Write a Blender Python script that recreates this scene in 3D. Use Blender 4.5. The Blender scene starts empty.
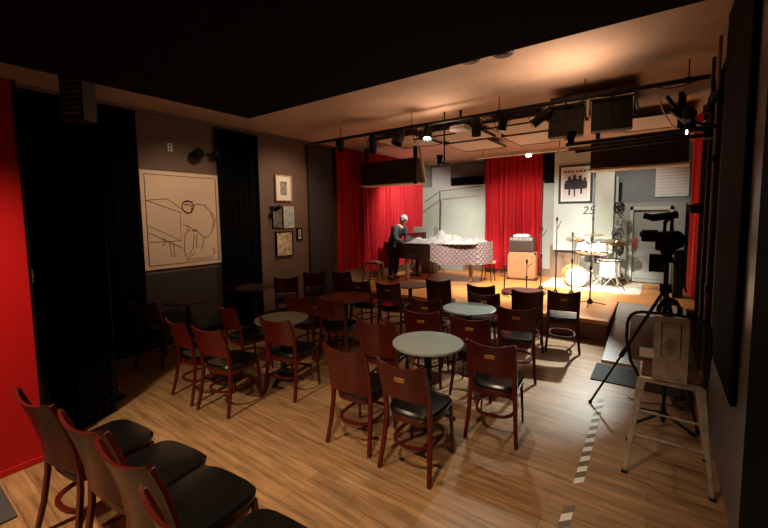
import bpy, bmesh, math, random
from mathutils import Vector, Matrix, Euler
R = math.radians; PI = math.pi
random.seed(7)
S = bpy.context.scene
COL = S.collection

# ------------------------------------------------------------------ camera
cam_d = bpy.data.cameras.new('camera'); cam = bpy.data.objects.new('camera', cam_d); COL.objects.link(cam)
rt = (0.81445259, 0.58009963, -0.01230448)
up = (-0.03683014, 0.07284924, 0.9966627)
bk = (0.57906003, -0.81128134, 0.0806974)
m3 = Matrix((rt, up, bk)).transposed()
cam.matrix_world = Matrix.Translation((0, 0, 1.95)) @ m3.to_4x4()
cam_d.sensor_width = 36; cam_d.lens = 382/768*36
cam_d.shift_x = -3/768; cam_d.shift_y = -17.7/768
cam_d.clip_start = 0.02
S.camera = cam

# ------------------------------------------------------------------ world, lights, exposure
w = bpy.data.worlds.new('world'); S.world = w; w.use_nodes = True
w.node_tree.nodes['Background'].inputs[0].default_value = (0.03, 0.02, 0.018, 1)
w.node_tree.nodes['Background'].inputs[1].default_value = 0.12
S.view_settings.view_transform = 'Standard'; S.view_settings.look = 'None'
S.view_settings.exposure = 0.0; S.view_settings.gamma = 1.0

def spot(name, loc, tgt, watts, col, angle=60, blend=.5, r=.05):
    d = bpy.data.lights.new(name, 'SPOT'); d.energy = watts; d.color = col
    d.spot_size = R(angle); d.spot_blend = blend; d.shadow_soft_size = r
    o = bpy.data.objects.new(name, d); COL.objects.link(o); o.location = loc
    o.rotation_euler = (Vector(tgt)-Vector(loc)).to_track_quat('-Z', 'Y').to_euler()
    return o
WARM = (1, .71, .45); WHITE = (1, .93, .82); COOL = (.93, 1, .93)
# house downlights in the black ceiling over the entrance, plus an added picture fill
spot('house_downlight_red_wall', (-3.15, -.4, 2.95), (-3.25, .85, 0), 400, WARM, 100, 1, .06)
spot('house_downlight_entrance', (-1.2, .9, 2.95), (-1.5, 1.9, 0), 215, WARM, 98, 1, .06)
spot('picture_fill', (-3.9, 2.75, 3.42), (-6.1, 3.2, 1.9), 105, WARM, 62, .8, .05)  # unseen lamp added to brighten the large drawing
spot('small_pictures_spot', (-4.64, 5.0, 3.1), (-6.1, 5.0, 1.9), 70, WARM, 100, .9, .05)
# stage lanterns on the front pipe
spot('stage_spot_piano', (-2.88, 5.2, 3.05), (-4.1, 8.4, .9), 380, WHITE, 38, .5, .06)
spot('stage_spot_centre', (-2.1, 5.2, 3.05), (-2.8, 9.2, .7), 1000, WHITE, 62, .5, .06)
spot('stage_spot_drums', (-1.25, 5.3, 3.0), (-1.2, 9.3, .6), 2300, WHITE, 28, .8, .05)
# lanterns over the stage, with added wall and ceiling fills
spot('stage_spot_wide', (-4.0, 7.5, 3.3), (-5.6, 9.3, 1.4), 420, WHITE, 88, .6, .06)
spot('stage_top_light', (-1.7, 8.0, 3.35), (-1.9, 8.6, .33), 640, WHITE, 92, .8, .08)
spot('stage_top_light_piano', (-3.3, 7.9, 3.35), (-3.4, 8.2, .33), 250, WHITE, 100, .8, .08)
spot('stage_wall_fill', (-.95, 7.9, 3.3), (-.6, 10.9, 1.7), 190, WHITE, 58, .8, .08)  # unseen lamp added to lift the right of the back wall
spot('back_light_tables', (-.75, 8.5, 3.3), (-1.4, 5.2, 0), 1500, COOL, 33, .8, .05)
spot('table_down_light', (-1.8, 4.5, 3.0), (-1.6, 3.7, 0), 95, COOL, 72, .9, .06)
spot('ceiling_fill', (-.80, 4.52, 2.86), (-.95, 4.35, 3.5), 46, (1, .72, .50), 146, 1, .15)  # added fill that brightens the plaster ceiling
spot('ceiling_fill_left', (-2.72, 5.2, 2.86), (-2.9, 4.6, 3.5), 30, (1, .70, .48), 172, .9, .15)  # second added ceiling fill, further left

# ------------------------------------------------------------------ materials
def mat(name, col, rough=.6, metal=0, coat=0, emit=0, spec=.5, bump=0, bscale=40, var=0, vscale=3, trans=0):
    m = bpy.data.materials.new(name); m.use_nodes = True
    nt = m.node_tree; b = nt.nodes['Principled BSDF']
    c = (*col, 1)
    b.inputs['Base Color'].default_value = c
    b.inputs['Roughness'].default_value = rough; b.inputs['Metallic'].default_value = metal
    b.inputs['Coat Weight'].default_value = coat; b.inputs['Coat Roughness'].default_value = .12
    b.inputs['Specular IOR Level'].default_value = spec
    if emit:
        b.inputs['Emission Color'].default_value = c; b.inputs['Emission Strength'].default_value = emit
    tc = nt.nodes.new('ShaderNodeTexCoord')
    if var:
        n = nt.nodes.new('ShaderNodeTexNoise'); n.inputs['Scale'].default_value = vscale; n.inputs['Detail'].default_value = 6
        rp = nt.nodes.new('ShaderNodeValToRGB')
        rp.color_ramp.elements[0].position = .3; rp.color_ramp.elements[1].position = .7
        rp.color_ramp.elements[0].color = (*[x*(1-var) for x in col], 1)
        rp.color_ramp.elements[1].color = (*[min(1, x*(1+var)) for x in col], 1)
        nt.links.new(tc.outputs['Object'], n.inputs['Vector']); nt.links.new(n.outputs['Fac'], rp.inputs['Fac'])
        nt.links.new(rp.outputs['Color'], b.inputs['Base Color'])
    if bump:
        n2 = nt.nodes.new('ShaderNodeTexNoise'); n2.inputs['Scale'].default_value = bscale; n2.inputs['Detail'].default_value = 4
        bp = nt.nodes.new('ShaderNodeBump'); bp.inputs['Strength'].default_value = bump; bp.inputs['Distance'].default_value = .02
        nt.links.new(tc.outputs['Object'], n2.inputs['Vector']); nt.links.new(n2.outputs['Fac'], bp.inputs['Height'])
        nt.links.new(bp.outputs['Normal'], b.inputs['Normal'])
    return m

def plank_mat(name, c1, c2, mortar, rough, bw, rh, rot=0, streak=.35):
    m = bpy.data.materials.new(name); m.use_nodes = True; nt = m.node_tree; b = nt.nodes['Principled BSDF']
    N = nt.nodes.new; L = nt.links.new
    tc = N('ShaderNodeTexCoord'); mp = N('ShaderNodeMapping'); mp.inputs['Rotation'].default_value[2] = rot
    L(tc.outputs['Object'], mp.inputs['Vector'])
    br = N('ShaderNodeTexBrick'); br.inputs['Scale'].default_value = 1; br.inputs['Brick Width'].default_value = bw
    br.inputs['Row Height'].default_value = rh; br.inputs['Mortar Size'].default_value = .0018; br.offset = .37
    br.inputs['Color1'].default_value = (*c1, 1); br.inputs['Color2'].default_value = (*c2, 1); br.inputs['Mortar'].default_value = (*mortar, 1)
    L(mp.outputs[0], br.inputs['Vector'])
    mp2 = N('ShaderNodeMapping'); mp2.inputs['Scale'].default_value = (1.3, 16, 1); L(mp.outputs[0], mp2.inputs['Vector'])
    n = N('ShaderNodeTexNoise'); n.inputs['Scale'].default_value = 1.6; n.inputs['Detail'].default_value = 8; n.inputs['Roughness'].default_value = .65
    L(mp2.outputs[0], n.inputs['Vector'])
    rp = N('ShaderNodeValToRGB'); rp.color_ramp.elements[0].position = .32; rp.color_ramp.elements[1].position = .68
    rp.color_ramp.elements[0].color = (1-streak, 1-streak, 1-streak, 1); rp.color_ramp.elements[1].color = (1.15, 1.12, 1.08, 1)
    L(n.outputs['Fac'], rp.inputs['Fac'])
    mx = N('ShaderNodeMix'); mx.data_type = 'RGBA'; mx.blend_type = 'MULTIPLY'; mx.inputs[0].default_value = 1
    L(br.outputs['Color'], mx.inputs[6]); L(rp.outputs['Color'], mx.inputs[7])
    L(mx.outputs[2], b.inputs['Base Color'])
    b.inputs['Roughness'].default_value = rough
    bp = N('ShaderNodeBump'); bp.inputs['Strength'].default_value = .15; bp.inputs['Distance'].default_value = .004
    L(n.outputs['Fac'], bp.inputs['Height']); L(bp.outputs['Normal'], b.inputs['Normal'])
    return m

M = {}
M['floor'] = plank_mat('oak_floor', (.45, .275, .135), (.35, .205, .098), (.17, .095, .045), .36, 1.5, .13, 0, .58)
M['stage_floor'] = plank_mat('stage_boards', (.66, .29, .075), (.57, .24, .06), (.30, .12, .04), .42, 2.2, .11, 0, .12)
M['ramp'] = plank_mat('ramp_boards', (.36, .34, .30), (.30, .28, .25), (.18, .16, .14), .5, 3, .14, 0, .15)
M['stage_side'] = mat('stage_side_wood', (.16, .055, .025), .45, bump=.1, var=.2)
M['wall_l'] = mat('taupe_wall_paint', (.15, .095, .075), .7, var=.06, vscale=2)
M['wall_dark'] = mat('dark_wall_and_shade', (.035, .028, .026), .7)  # dark walls; also carries the shade on the lower left wall
M['ceiling'] = mat('plaster_ceiling', (.60, .40, .29), .75, bump=.12, bscale=6, var=.16, vscale=1.3)
M['black'] = mat('black_paint', (.006, .005, .006), .95, spec=.1)
M['blackcloth'] = mat('black_drape', (.004, .004, .004), 1, spec=.05)
M['red'] = mat('red_wall_paint', (.46, .002, .004), .5)
M['bluegrey'] = mat('blue_grey_gloss_wall', (.14, .155, .17), .32, var=.05)
M['flat'] = mat('sage_wall', (.42, .46, .40), .6, var=.05)
M['grey_wall'] = mat('grey_stage_wall', (.24, .26, .26), .65, var=.06)
M['side_grey'] = mat('pale_grey_stage_side_wall', (.42, .43, .40), .6)
M['white_panel'] = mat('white_blue_panel', (.50, .58, .56), .5)
M['white'] = mat('white_paint', (.8, .78, .74), .5)
M['cream'] = mat('cream_wood', (.78, .66, .50), .5)
M['door'] = mat('door_green_grey', (.27, .29, .26), .5)
M['velvet'] = mat('red_velvet', (.50, .004, .012), .75, bump=.1, bscale=120)
M['mahog'] = mat('mahogany_wood', (.075, .0065, .004), .34, spec=.3, coat=.12, var=.25, vscale=9)
M['vinyl'] = mat('black_vinyl', (.004, .004, .004), .24, spec=.35)
M['brass'] = mat('brass_plate', (.60, .30, .08), .35, metal=.7)
M['tabletop'] = mat('grey_green_laminate', (.30, .35, .31), .38, var=.06, vscale=8)
M['tabletop_wood'] = mat('red_brown_laminate', (.13, .045, .035), .3)
M['tabletop_olive'] = mat('olive_laminate', (.13, .125, .085), .4)
M['tabletop_dark'] = mat('dark_laminate', (.045, .025, .02), .35)
M['iron'] = mat('black_iron', (.008, .008, .008), .5, spec=.3)
M['blackplastic'] = mat('black_plastic', (.006, .006, .006), .5, spec=.25)
M['chrome'] = mat('chrome', (.75, .75, .72), .18, metal=1)
M['steel'] = mat('brushed_steel', (.62, .58, .53), .48, metal=.55, var=.25, vscale=14)
M['seatwood'] = mat('brown_seat_wood', (.16, .055, .025), .55)
M['paper'] = mat('paper', (.85, .83, .78), .7)
M['poster'] = mat('canvas_print', (.78, .60, .46), .7)
M['ink'] = mat('brown_ink', (.12, .045, .03), .7)
M['darkink'] = mat('black_ink', (.03, .03, .035), .7)
M['rubbermat'] = mat('black_rubber_mat', (.014, .013, .012), .8, bump=.2, bscale=200)
M['cable'] = mat('black_cable', (.01, .01, .01), .5)
M['lacquer'] = mat('black_piano_lacquer', (.02, .008, .006), .12, coat=.6)
M['quilt'] = mat('pink_grey_quilt', (.19, .135, .13), .8)
M['blanket'] = mat('white_blanket', (.26, .25, .24), .8, bump=.5, bscale=14, var=.35, vscale=7)
M['peach'] = mat('tan_cabinet_covering', (.44, .20, .09), .6, var=.05)
M['ampblack'] = mat('amp_dark_cloth', (.06, .05, .045), .7)
M['drumgold'] = mat('gold_sparkle_drum', (.70, .36, .12), .25, coat=.5)
M['drumhead'] = mat('drum_head', (.85, .82, .75), .5)
M['cymbal'] = mat('cymbal_bronze', (.80, .62, .35), .22, metal=1)
M['skin'] = mat('skin', (.62, .36, .26), .5)
M['sweater'] = mat('charcoal_sweater', (.035, .038, .042), .85)
M['trousers'] = mat('black_trousers', (.012, .012, .014), .85)
M['hair'] = mat('grey_hair', (.30, .29, .28), .8)
M['redsign'] = mat('red_push_plate', (.55, .06, .06), .5)
M['pinkframe'] = mat('pink_wood_frame', (.62, .38, .28), .5)
M['greyprint'] = mat('grey_print', (.30, .29, .27), .6, var=.6, vscale=12)
M['darkprint'] = mat('dark_photo_print', (.16, .13, .11), .4, var=.8, vscale=14)
M['blueprint'] = mat('pale_blue_print', (.42, .48, .50), .5, var=.35, vscale=16)
M['abstract'] = mat('abstract_print', (.60, .48, .33), .5, var=.6, vscale=11)
M['lamp_on'] = mat('lit_lamp_lens', (1, .9, .6), .5, emit=14)
M['lamp_small'] = mat('lit_small_lamp', (1, .95, .85), .5, emit=5)
M['acoustic'] = mat('white_acoustic_panel', (.66, .55, .47), .8)
M['walnut'] = mat('dark_brown_box_wood', (.045, .022, .015), .5)
M['bamboo'] = mat('brown_wood', (.24, .15, .09), .5)
M['greycloth'] = mat('grey_green_cabinet', (.20, .21, .18), .7)
M['tape'] = mat('white_tape', (.78, .74, .66), .5)
M['tape_grey'] = mat('grey_tape', (.16, .12, .085), .5)
M['greymat'] = mat('grey_doormat', (.06, .06, .065), .9, bump=.3, bscale=150)
def smoked():
    m = bpy.data.materials.new('smoked_acrylic'); m.use_nodes = True; nt = m.node_tree
    out = nt.nodes['Material Output']; nt.nodes.remove(nt.nodes['Principled BSDF'])
    t = nt.nodes.new('ShaderNodeBsdfTransparent'); t.inputs[0].default_value = (.62, .60, .58, 1)
    g = nt.nodes.new('ShaderNodeBsdfGlossy'); g.inputs[0].default_value = (.5, .5, .5, 1); g.inputs['Roughness'].default_value = .25
    mx = nt.nodes.new('ShaderNodeMixShader'); mx.inputs[0].default_value = .15
    nt.links.new(t.outputs[0], mx.inputs[1]); nt.links.new(g.outputs[0], mx.inputs[2]); nt.links.new(mx.outputs[0], out.inputs[0])
    return m
M['smoked'] = smoked()

# ------------------------------------------------------------------ helpers
def frame_at(d, hint=None):
    d = Vector(d).normalized(); h = Vector(hint) if hint else (Vector((0, 0, 1)) if abs(d.z) < .95 else Vector((1, 0, 0)))
    u = h.cross(d).normalized(); v = d.cross(u).normalized()
    return u, v
class MB:
    def __init__(s): s.v = []; s.f = []
    def _add(s, vs, fs):
        n = len(s.v); s.v += [tuple(p) for p in vs]; s.f += [tuple(i+n for i in f) for f in fs]; return s
    def box(s, c, size, rz=0, rx=0, ry=0):
        e = Euler((rx, ry, rz)).to_matrix(); hx, hy, hz = [a/2 for a in size]
        P = [Vector(c)+e@Vector((x*hx, y*hy, z*hz)) for z in (-1, 1) for y in (-1, 1) for x in (-1, 1)]
        return s._add(P, [(0, 2, 3, 1), (4, 5, 7, 6), (0, 1, 5, 4), (2, 6, 7, 3), (0, 4, 6, 2), (1, 3, 7, 5)])
    def mm(s, a, b):
        return s.box([(a[i]+b[i])/2 for i in range(3)], [abs(b[i]-a[i]) for i in range(3)])
    def sweep(s, pts, sec, hint=None, closed=False, scales=None):
        # sec: list of (u,v) offsets
        pts = [Vector(p) for p in pts]; n = len(pts); k = len(sec); vs = []
        for i, p in enumerate(pts):
            if closed: d = pts[(i+1) % n]-pts[i-1]
            else: d = pts[min(i+1, n-1)]-pts[max(i-1, 0)]
            u, v = frame_at(d, hint); sc = scales[i] if scales else 1
            if isinstance(sc, (int, float)): sc = (sc, sc)
            vs += [p+u*a*sc[0]+v*b*sc[1] for a, b in sec]
        fs = []
        for i in range(n if closed else n-1):
            j = (i+1) % n
            for q in range(k):
                r = (q+1) % k; fs.append((i*k+q, i*k+r, j*k+r, j*k+q))
        if not closed:
            fs.append(tuple(reversed(range(k)))); fs.append(tuple(range((n-1)*k, n*k)))
        return s._add(vs, fs)
    def tube(s, pts, r, k=8, closed=False, scales=None, hint=None):
        return s.sweep(pts, [(r*math.cos(2*PI*q/k), r*math.sin(2*PI*q/k)) for q in range(k)], hint, closed, scales)
    def bar(s, pts, a, b, hint=None, closed=False, scales=None):
        return s.sweep(pts, [(-a/2, -b/2), (a/2, -b/2), (a/2, b/2), (-a/2, b/2)], hint, closed, scales)
    def lathe(s, prof, c=(0, 0, 0), k=24, mtx=None, cap=True):
        vs = []; n = len(prof); c = Vector(c)
        for r, z in prof:
            for q in range(k):
                p = Vector((r*math.cos(2*PI*q/k), r*math.sin(2*PI*q/k), z))
                if mtx: p = mtx@p
                vs.append(p+c)
        fs = []
        for i in range(n-1):
            for q in range(k):
                r_ = (q+1) % k; fs.append((i*k+q, i*k+r_, (i+1)*k+r_, (i+1)*k+q))
        if cap: fs.append(tuple(reversed(range(k)))); fs.append(tuple(range((n-1)*k, n*k)))
        return s._add(vs, fs)
    def cyl(s, p0, p1, r, r2=None, k=16):
        d = Vector(p1)-Vector(p0); L = d.length; q = d.to_track_quat('Z', 'Y').to_matrix()
        return s.lathe([(r, 0), (r2 if r2 is not None else r, L)], p0, k, q)
    def prism(s, poly, z0, z1, mtx=None, c=(0, 0, 0)):
        n = len(poly); P = [Vector((x, y, z0)) for x, y in poly]+[Vector((x, y, z1)) for x, y in poly]
        if mtx: P = [mtx@p for p in P]
        P = [p+Vector(c) for p in P]
        return s._add(P, [tuple(reversed(range(n))), tuple(range(n, 2*n))]+[(i, (i+1) % n, n+(i+1) % n, n+i) for i in range(n)])
    def grid(s, fn, nu, nv):
        vs = [fn(i/nu, j/nv) for j in range(nv+1) for i in range(nu+1)]
        return s._add(vs, [(j*(nu+1)+i, j*(nu+1)+i+1, (j+1)*(nu+1)+i+1, (j+1)*(nu+1)+i) for j in range(nv) for i in range(nu)])
    def shell(s, fn, nu, nv, off):
        # closed slab: fn(u,v)->point, off vector or function giving the back offset
        A = [Vector(fn(i/nu, j/nv)) for j in range(nv+1) for i in range(nu+1)]
        B = [a+(Vector(off(i/nu, j/nv)) if callable(off) else Vector(off)) for a, (j, i) in zip(A, [(j, i) for j in range(nv+1) for i in range(nu+1)])]
        W = nu+1; N = len(A); fs = []
        for j in range(nv):
            for i in range(nu):
                a, b, c, d = j*W+i, j*W+i+1, (j+1)*W+i+1, (j+1)*W+i
                fs += [(a, b, c, d), (N+d, N+c, N+b, N+a)]
        for i in range(nu):
            fs += [(i+1, i, N+i, N+i+1), (nv*W+i, nv*W+i+1, N+nv*W+i+1, N+nv*W+i)]
        for j in range(nv):
            fs += [(j*W, (j+1)*W, N+(j+1)*W, N+j*W), ((j+1)*W+nu, j*W+nu, N+j*W+nu, N+(j+1)*W+nu)]
        return s._add(A+B, fs)
    def build(s, name, m, parent=None, bevel=0, smooth=True, sub=0, loc=None, rz=None):
        me = bpy.data.meshes.new(name); me.from_pydata(s.v, [], s.f)
        bm = bmesh.new(); bm.from_mesh(me); bmesh.ops.recalc_face_normals(bm, faces=bm.faces[:]); bm.to_mesh(me); bm.free()
        me.materials.append(M[m] if isinstance(m, str) else m)
        if smooth:
            for p in me.polygons: p.use_smooth = True
            me.set_sharp_from_angle(angle=R(35))
        o = bpy.data.objects.new(name, me); COL.objects.link(o)
        if parent: o.parent = parent
        if loc: o.location = loc
        if rz: o.rotation_euler.z = rz
        if bevel:
            b = o.modifiers.new('bevel', 'BEVEL'); b.width = bevel; b.segments = 2; b.limit_method = 'ANGLE'; b.angle_limit = R(40)
        if sub:
            b = o.modifiers.new('sub', 'SUBSURF'); b.levels = sub; b.render_levels = sub
        return o
def tag(o, label, cat, group=None, kind=None):
    o['label'] = label; o['category'] = cat
    if group: o['group'] = group
    if kind: o['kind'] = kind
    return o
def struct(o): o['kind'] = 'structure'; return o
def thing(name, label, cat, loc=(0, 0, 0), rz=0, group=None):
    o = bpy.data.objects.new(name, None); COL.objects.link(o); o.empty_display_size = .1
    o.location = loc; o.rotation_euler = (0, 0, rz)
    return tag(o, label, cat, group)
def dup(root, loc, rz, label, group=None, scale=None):
    r = root.copy(); COL.objects.link(r); r.location = loc; r.rotation_euler = (0, 0, rz); r['label'] = label
    if group: r['group'] = group
    if scale: r.scale = scale
    for ch in list(root.children):
        c = ch.copy(); COL.objects.link(c); c.parent = r
        for g in ch.children:
            d = g.copy(); COL.objects.link(d); d.parent = c
    return r

# ------------------------------------------------------------------ room shell
XL, XR, YB, YF, ZC, ZS = -6.1, .42, -2.2, 11.0, 3.51, .33
struct(MB().mm((XL-.1, YB, -.1), (.75, 11.2, 0)).build('floor', 'floor', smooth=False))
struct(MB().mm((XL-.1, 2.9, ZC), (.75, 11.2, ZC+.1)).mm((XL-.1, YB, ZC), (.75, 2.9, ZC+.1)).build('ceiling', 'ceiling', smooth=False))
# lower black ceiling over the entrance half
struct(MB().mm((-3.62, YB, 3.0), (.75, 2.56, 3.5)).build('ceiling_dropped', 'black', smooth=False))
struct(MB().mm((-4.25, YB, 3.38), (-4.15, 3.25, 3.51)).mm((-4.55, YB, 3.44), (-4.42, 3.4, 3.51)).mm((XL, YB, 3.46), (XL+.06, 6.4, 3.51)).build('trim_1', mat('brown_moulding', (.16, .09, .065), .5), smooth=False))
struct(MB().mm((XL-.1, YB, 1.12), (XL, 4.3, ZC)).mm((XL-.1, 4.3, 0), (XL, 6.6, ZC)).build('wall_left', 'wall_l', smooth=False))
struct(MB().mm((XL-.1, YB, 0), (XL, 4.3, 1.12)).build('wall_left_low_shade', 'wall_dark', smooth=False))  # lower wall out of the light, its shade put into a darker colour
struct(MB().mm((XL-.1, 6.6, 0), (XL, 11.2, ZC)).build('wall_left_stage', 'side_grey', smooth=False))
struct(MB().mm((XL-.1, YF, 0), (.75, 11.2, ZC)).build('wall_back', 'grey_wall', smooth=False))
struct(MB().mm((XL-.1, YB-.1, 0), (.75, YB, ZC)).build('wall_front', 'black', smooth=False))
struct(MB().mm((XR, 2.75, 0), (.75, 4.4, ZC)).build('wall_right', 'bluegrey', smooth=False))
struct(MB().mm((XR, YB, 0), (.75, 2.75, ZC)).build('wall_right_near', 'black', smooth=False))
struct(MB().mm((.58, 4.4, 0), (.75, 11.2, ZC)).build('wall_right_stage', 'wall_dark', smooth=False))
struct(MB().mm((XR, 4.4, 0), (.58, 4.55, ZC)).build('trim_2', 'walnut', smooth=False))
# red partition by the entrance
struct(MB().mm((-4.12, YB, 0), (-4.0, .78, 3.0)).build('wall_red', 'red', smooth=False))
struct(MB().mm((-4.0, YB, 0), (-3.985, .78, .05)).build('baseboard_red', 'red', bevel=.004, smooth=False))
struct(MB().mm((-4.125, .78, 0), (-3.995, .80, 3.0)).build('trim_3', 'black', smooth=False))
struct(MB().mm((XL, YB, 0), (XL+.02, 6.4, .12)).build('baseboard_left', 'black', smooth=False))

# stage
st = thing('stage', 'raised stage with warm orange boards at the end of the room', 'stage', (0, 0, 0))
MB().mm((XL+.005, 6.45, .27), (-.57, 8.0, ZS)).mm((XL+.005, 8.0, .27), (.57, 10.49, ZS)).build('stage_deck', 'stage_floor', st, smooth=False)
MB().mm((XL+.005, 6.47, 0), (-.59, 8.0, .27)).mm((XL+.005, 8.02, 0), (.57, 10.48, .27)).build('stage_fascia', 'stage_side', st, smooth=False)
rp = thing('ramp', 'pale grey boarded ramp beside the right corner of the stage', 'ramp', (0, 0, 0))
r_ = MB(); r_._add([(-.55, 5.6, 0.004), (.41, 5.6, .004), (.41, 7.99, .325), (-.55, 7.99, .325), (-.55, 5.6, .03), (.41, 5.6, .03), (.41, 7.99, .33), (-.55, 7.99, .33)],
   [(0, 1, 2, 3), (4, 7, 6, 5), (0, 4, 5, 1), (1, 5, 6, 2), (2, 6, 7, 3), (3, 7, 4, 0)])
r_.build('ramp_board', 'ramp', rp, smooth=False)
MB().box((-.07, 5.6, .018), (.98, .03, .034)).build('ramp_nosing', 'tape', rp, smooth=False)
tag(MB().mm((-.60, 4.92, .001), (.36, 5.5, .014)).build('floor_mat', 'rubbermat', bevel=.004), 'black rubber mat on the floor in front of the ramp', 'mat')
tag(MB().mm((-3.97, -.2, .001), (-3.37, .50, .014)).build('floor_mat', 'greymat', bevel=.004), 'grey mat on the floor at the foot of the red wall', 'mat')
# striped tape on floor
def tape(y0, y1, x0, slope, label):
    t = thing('floor_tape', label, 'tape', (0, 0, 0))
    a = MB(); b = MB(); n = int((y1-y0)/.075)
    for i in range(n):
        y = y0+i*.075; x = x0+slope*(y-y0); q = a if i % 2 == 0 else b
        q._add([(x-.03, y-.032, .0015), (x+.03, y+.03, .0015), (x+.03, y+.105, .0015), (x-.03, y+.043, .0015),
                (x-.03, y-.032, .003), (x+.03, y+.03, .003), (x+.03, y+.105, .003), (x-.03, y+.043, .003)],
               [(0, 3, 2, 1), (4, 5, 6, 7), (0, 1, 5, 4), (1, 2, 6, 5), (2, 3, 7, 6), (3, 0, 4, 7)])
    a.build('white_stripe', 'tape', t, smooth=False); b.build('grey_stripe', 'tape_grey', t, smooth=False)
tape(1.9, 2.72, -.42, .0, 'striped tape on the floor nearest the camera, short piece')
tape(2.92, 4.45, -.41, -.015, 'long striped tape on the floor running from the front chairs to the ramp')

# stage walls
fl = struct(MB().mm((XL, 10.4, ZS), (-.805, 10.46, 2.79)).mm((-4.63, 10.39, ZS), (-4.60, 10.4, 2.7)).build('wall_back_lower', 'flat', smooth=False))
struct(MB().mm((-5.2, 10.37, ZS), (-1.6, 10.4, .52)).build('baseboard_back', 'bamboo', smooth=False))
struct(MB().mm((-.80, 10.5, ZS), (-.52, 10.999, 2.17)).mm((.20, 10.5, ZS), (.45, 10.999, 2.17)).mm((-.52, 10.5, 2.02), (.20, 10.999, 2.17)).build('wall_back_door_surround', 'door', smooth=False))
dr = struct(MB().mm((-.50, 10.56, ZS+.005), (.18, 10.6, 2.0)).build('door_1', 'door', bevel=.004))
MB().mm((-.44, 10.54, 1.30), (.12, 10.56, 1.93)).mm((-.44, 10.54, .42), (.12, 10.56, 1.12)).build('door_panel', 'door', dr, bevel=.006)
MB().mm((-.50, 10.50, 1.12), (-.42, 10.54, 1.38)).build('push_plate', 'redsign', dr, bevel=.004)['label'] = 'red push plate'
MB().mm((-.56, 10.47, ZS), (-.50, 10.52, 2.08)).mm((.18, 10.47, ZS), (.24, 10.52, 2.08)).mm((-.56, 10.47, 2.0), (.24, 10.52, 2.08)).build('door_frame', 'flat', dr, smooth=False)
pv = thing('wall_panel', 'white perforated panel high on the grey wall above the stage door', 'panel', (.2, 10.98, 2.3))
MB().box((0, -.02, .4), (.62, .04, .8)).build('panel_board', 'white', pv, bevel=.004)
pl = MB()
for i in range(11): pl.box((0, -.042, .06+i*.07), (.58, .004, .012))
pl.build('perforation_rows', 'acoustic', pv, smooth=False)
tag(MB().mm((-6.0, 10.94, 2.80), (-5.36, 10.995, 3.45)).build('wall_board', 'white', bevel=.004), 'white square board high on the back wall above the piano', 'board')
tag(MB().mm((-5.32, 10.93, 2.8), (-4.3, 10.995, 3.08)).build('wall_slot', 'black', bevel=.004), 'long black recess box high on the back wall left of the red curtain', 'box')
# hanging white panel with poster and number
wp = thing('hanging_panel', 'tall pale blue-white panel on the stage holding the framed poster', 'panel', (-1.71, 10.1, 1.05)); wp.scale = (1.052, 1, 1.052)
MB().mm((-.41, 0, 0), (.40, .03, 2.26)).build('panel_board', 'white_panel', wp, bevel=.003)
for q in (-.36, .30): MB().mm((q, .03, 0), (q+.06, .07, 2.33)).build('hanging_batten', 'bamboo', wp, smooth=False)
def text_mesh(txt, size, name, m, parent, mtx, extrude=.001, shear=0):
    cu = bpy.data.curves.new(name, 'FONT'); cu.body = txt; cu.size = size; cu.extrude = extrude; cu.shear = shear
    ob = bpy.data.objects.new(name, cu); COL.objects.link(ob)
    bpy.context.view_layer.update()
    me = bpy.data.meshes.new_from_object(ob.evaluated_get(bpy.context.evaluated_depsgraph_get()))
    bpy.data.objects.remove(ob); me.transform(mtx); me.materials.clear(); me.materials.append(M[m])
    o = bpy.data.objects.new(name, me); COL.objects.link(o); o.parent = parent; return o
text_mesh('25', .25, 'number_lettering', 'darkink', wp, Matrix.Translation((.19, -.003, .83))@Matrix.Rotation(PI/2, 4, 'X'), shear=.2)
tag(MB().mm((-1.25, 10.12, ZS), (-.90, 10.2, 2.92)).mm((-.90, 10.10, ZS), (-.865, 10.22, 2.94)).build('standing_panel', 'flat', bevel=.004), 'narrow grey-green upright panel standing between the poster panel and the door', 'panel')
tag(MB().mm((-2.25, 10.30, ZS), (-1.55, 10.36, 1.15)).build('wood_board', 'bamboo', bevel=.004), 'brown wooden board leaning on the back wall behind the bass drum', 'board')
tag(MB().mm((-2.42, 10.25, 2.72), (-2.12, 10.39, 3.45)).build('wall_speaker', 'black', bevel=.01), 'black box high on the wall right of the middle red curtain', 'speaker')

def framed(name, label, loc, rz, w_, h_, fr, fw, mat_in, pr, fm='black', mw=0, thick=.03, cat='picture'):
    # local x = width, z = height, faces -y
    t = thing(name, label, cat, loc, rz)
    f = MB()
    for x0, x1, z0, z1 in ((-w_/2, w_/2, 0, fw), (-w_/2, w_/2, h_-fw, h_), (-w_/2, -w_/2+fw, fw, h_-fw), (w_/2-fw, w_/2, fw, h_-fw)):
        f.mm((x0, -thick, z0), (x1, 0, z1))
    f.build('frame', fm, t, smooth=False)
    MB().mm((-w_/2+fw, -thick*.6, fw), (w_/2-fw, -.002, h_-fw)).build('mat_board' if mw else 'print', mat_in, t, smooth=False)
    if mw: MB().mm((-w_/2+fw+mw, -thick*.6-.003, fw+mw), (w_/2-fw-mw, -thick*.6, h_-fw-mw)).build('print', pr, t, smooth=False)
    return t
ps = framed('framed_poster', 'black framed poster with dark figures on the white stage panel', (-1.667, 10.098, 2.18), 0, .736, .915, 1, .05, 'paper', 'greyprint', 'darkink', .05)
for c in ps.children:
    if c.name.startswith('print'): c.data.materials[0] = mat('poster_paper', (.66, .66, .66), .6)
sil = MB()
SC = 1.05
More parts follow.
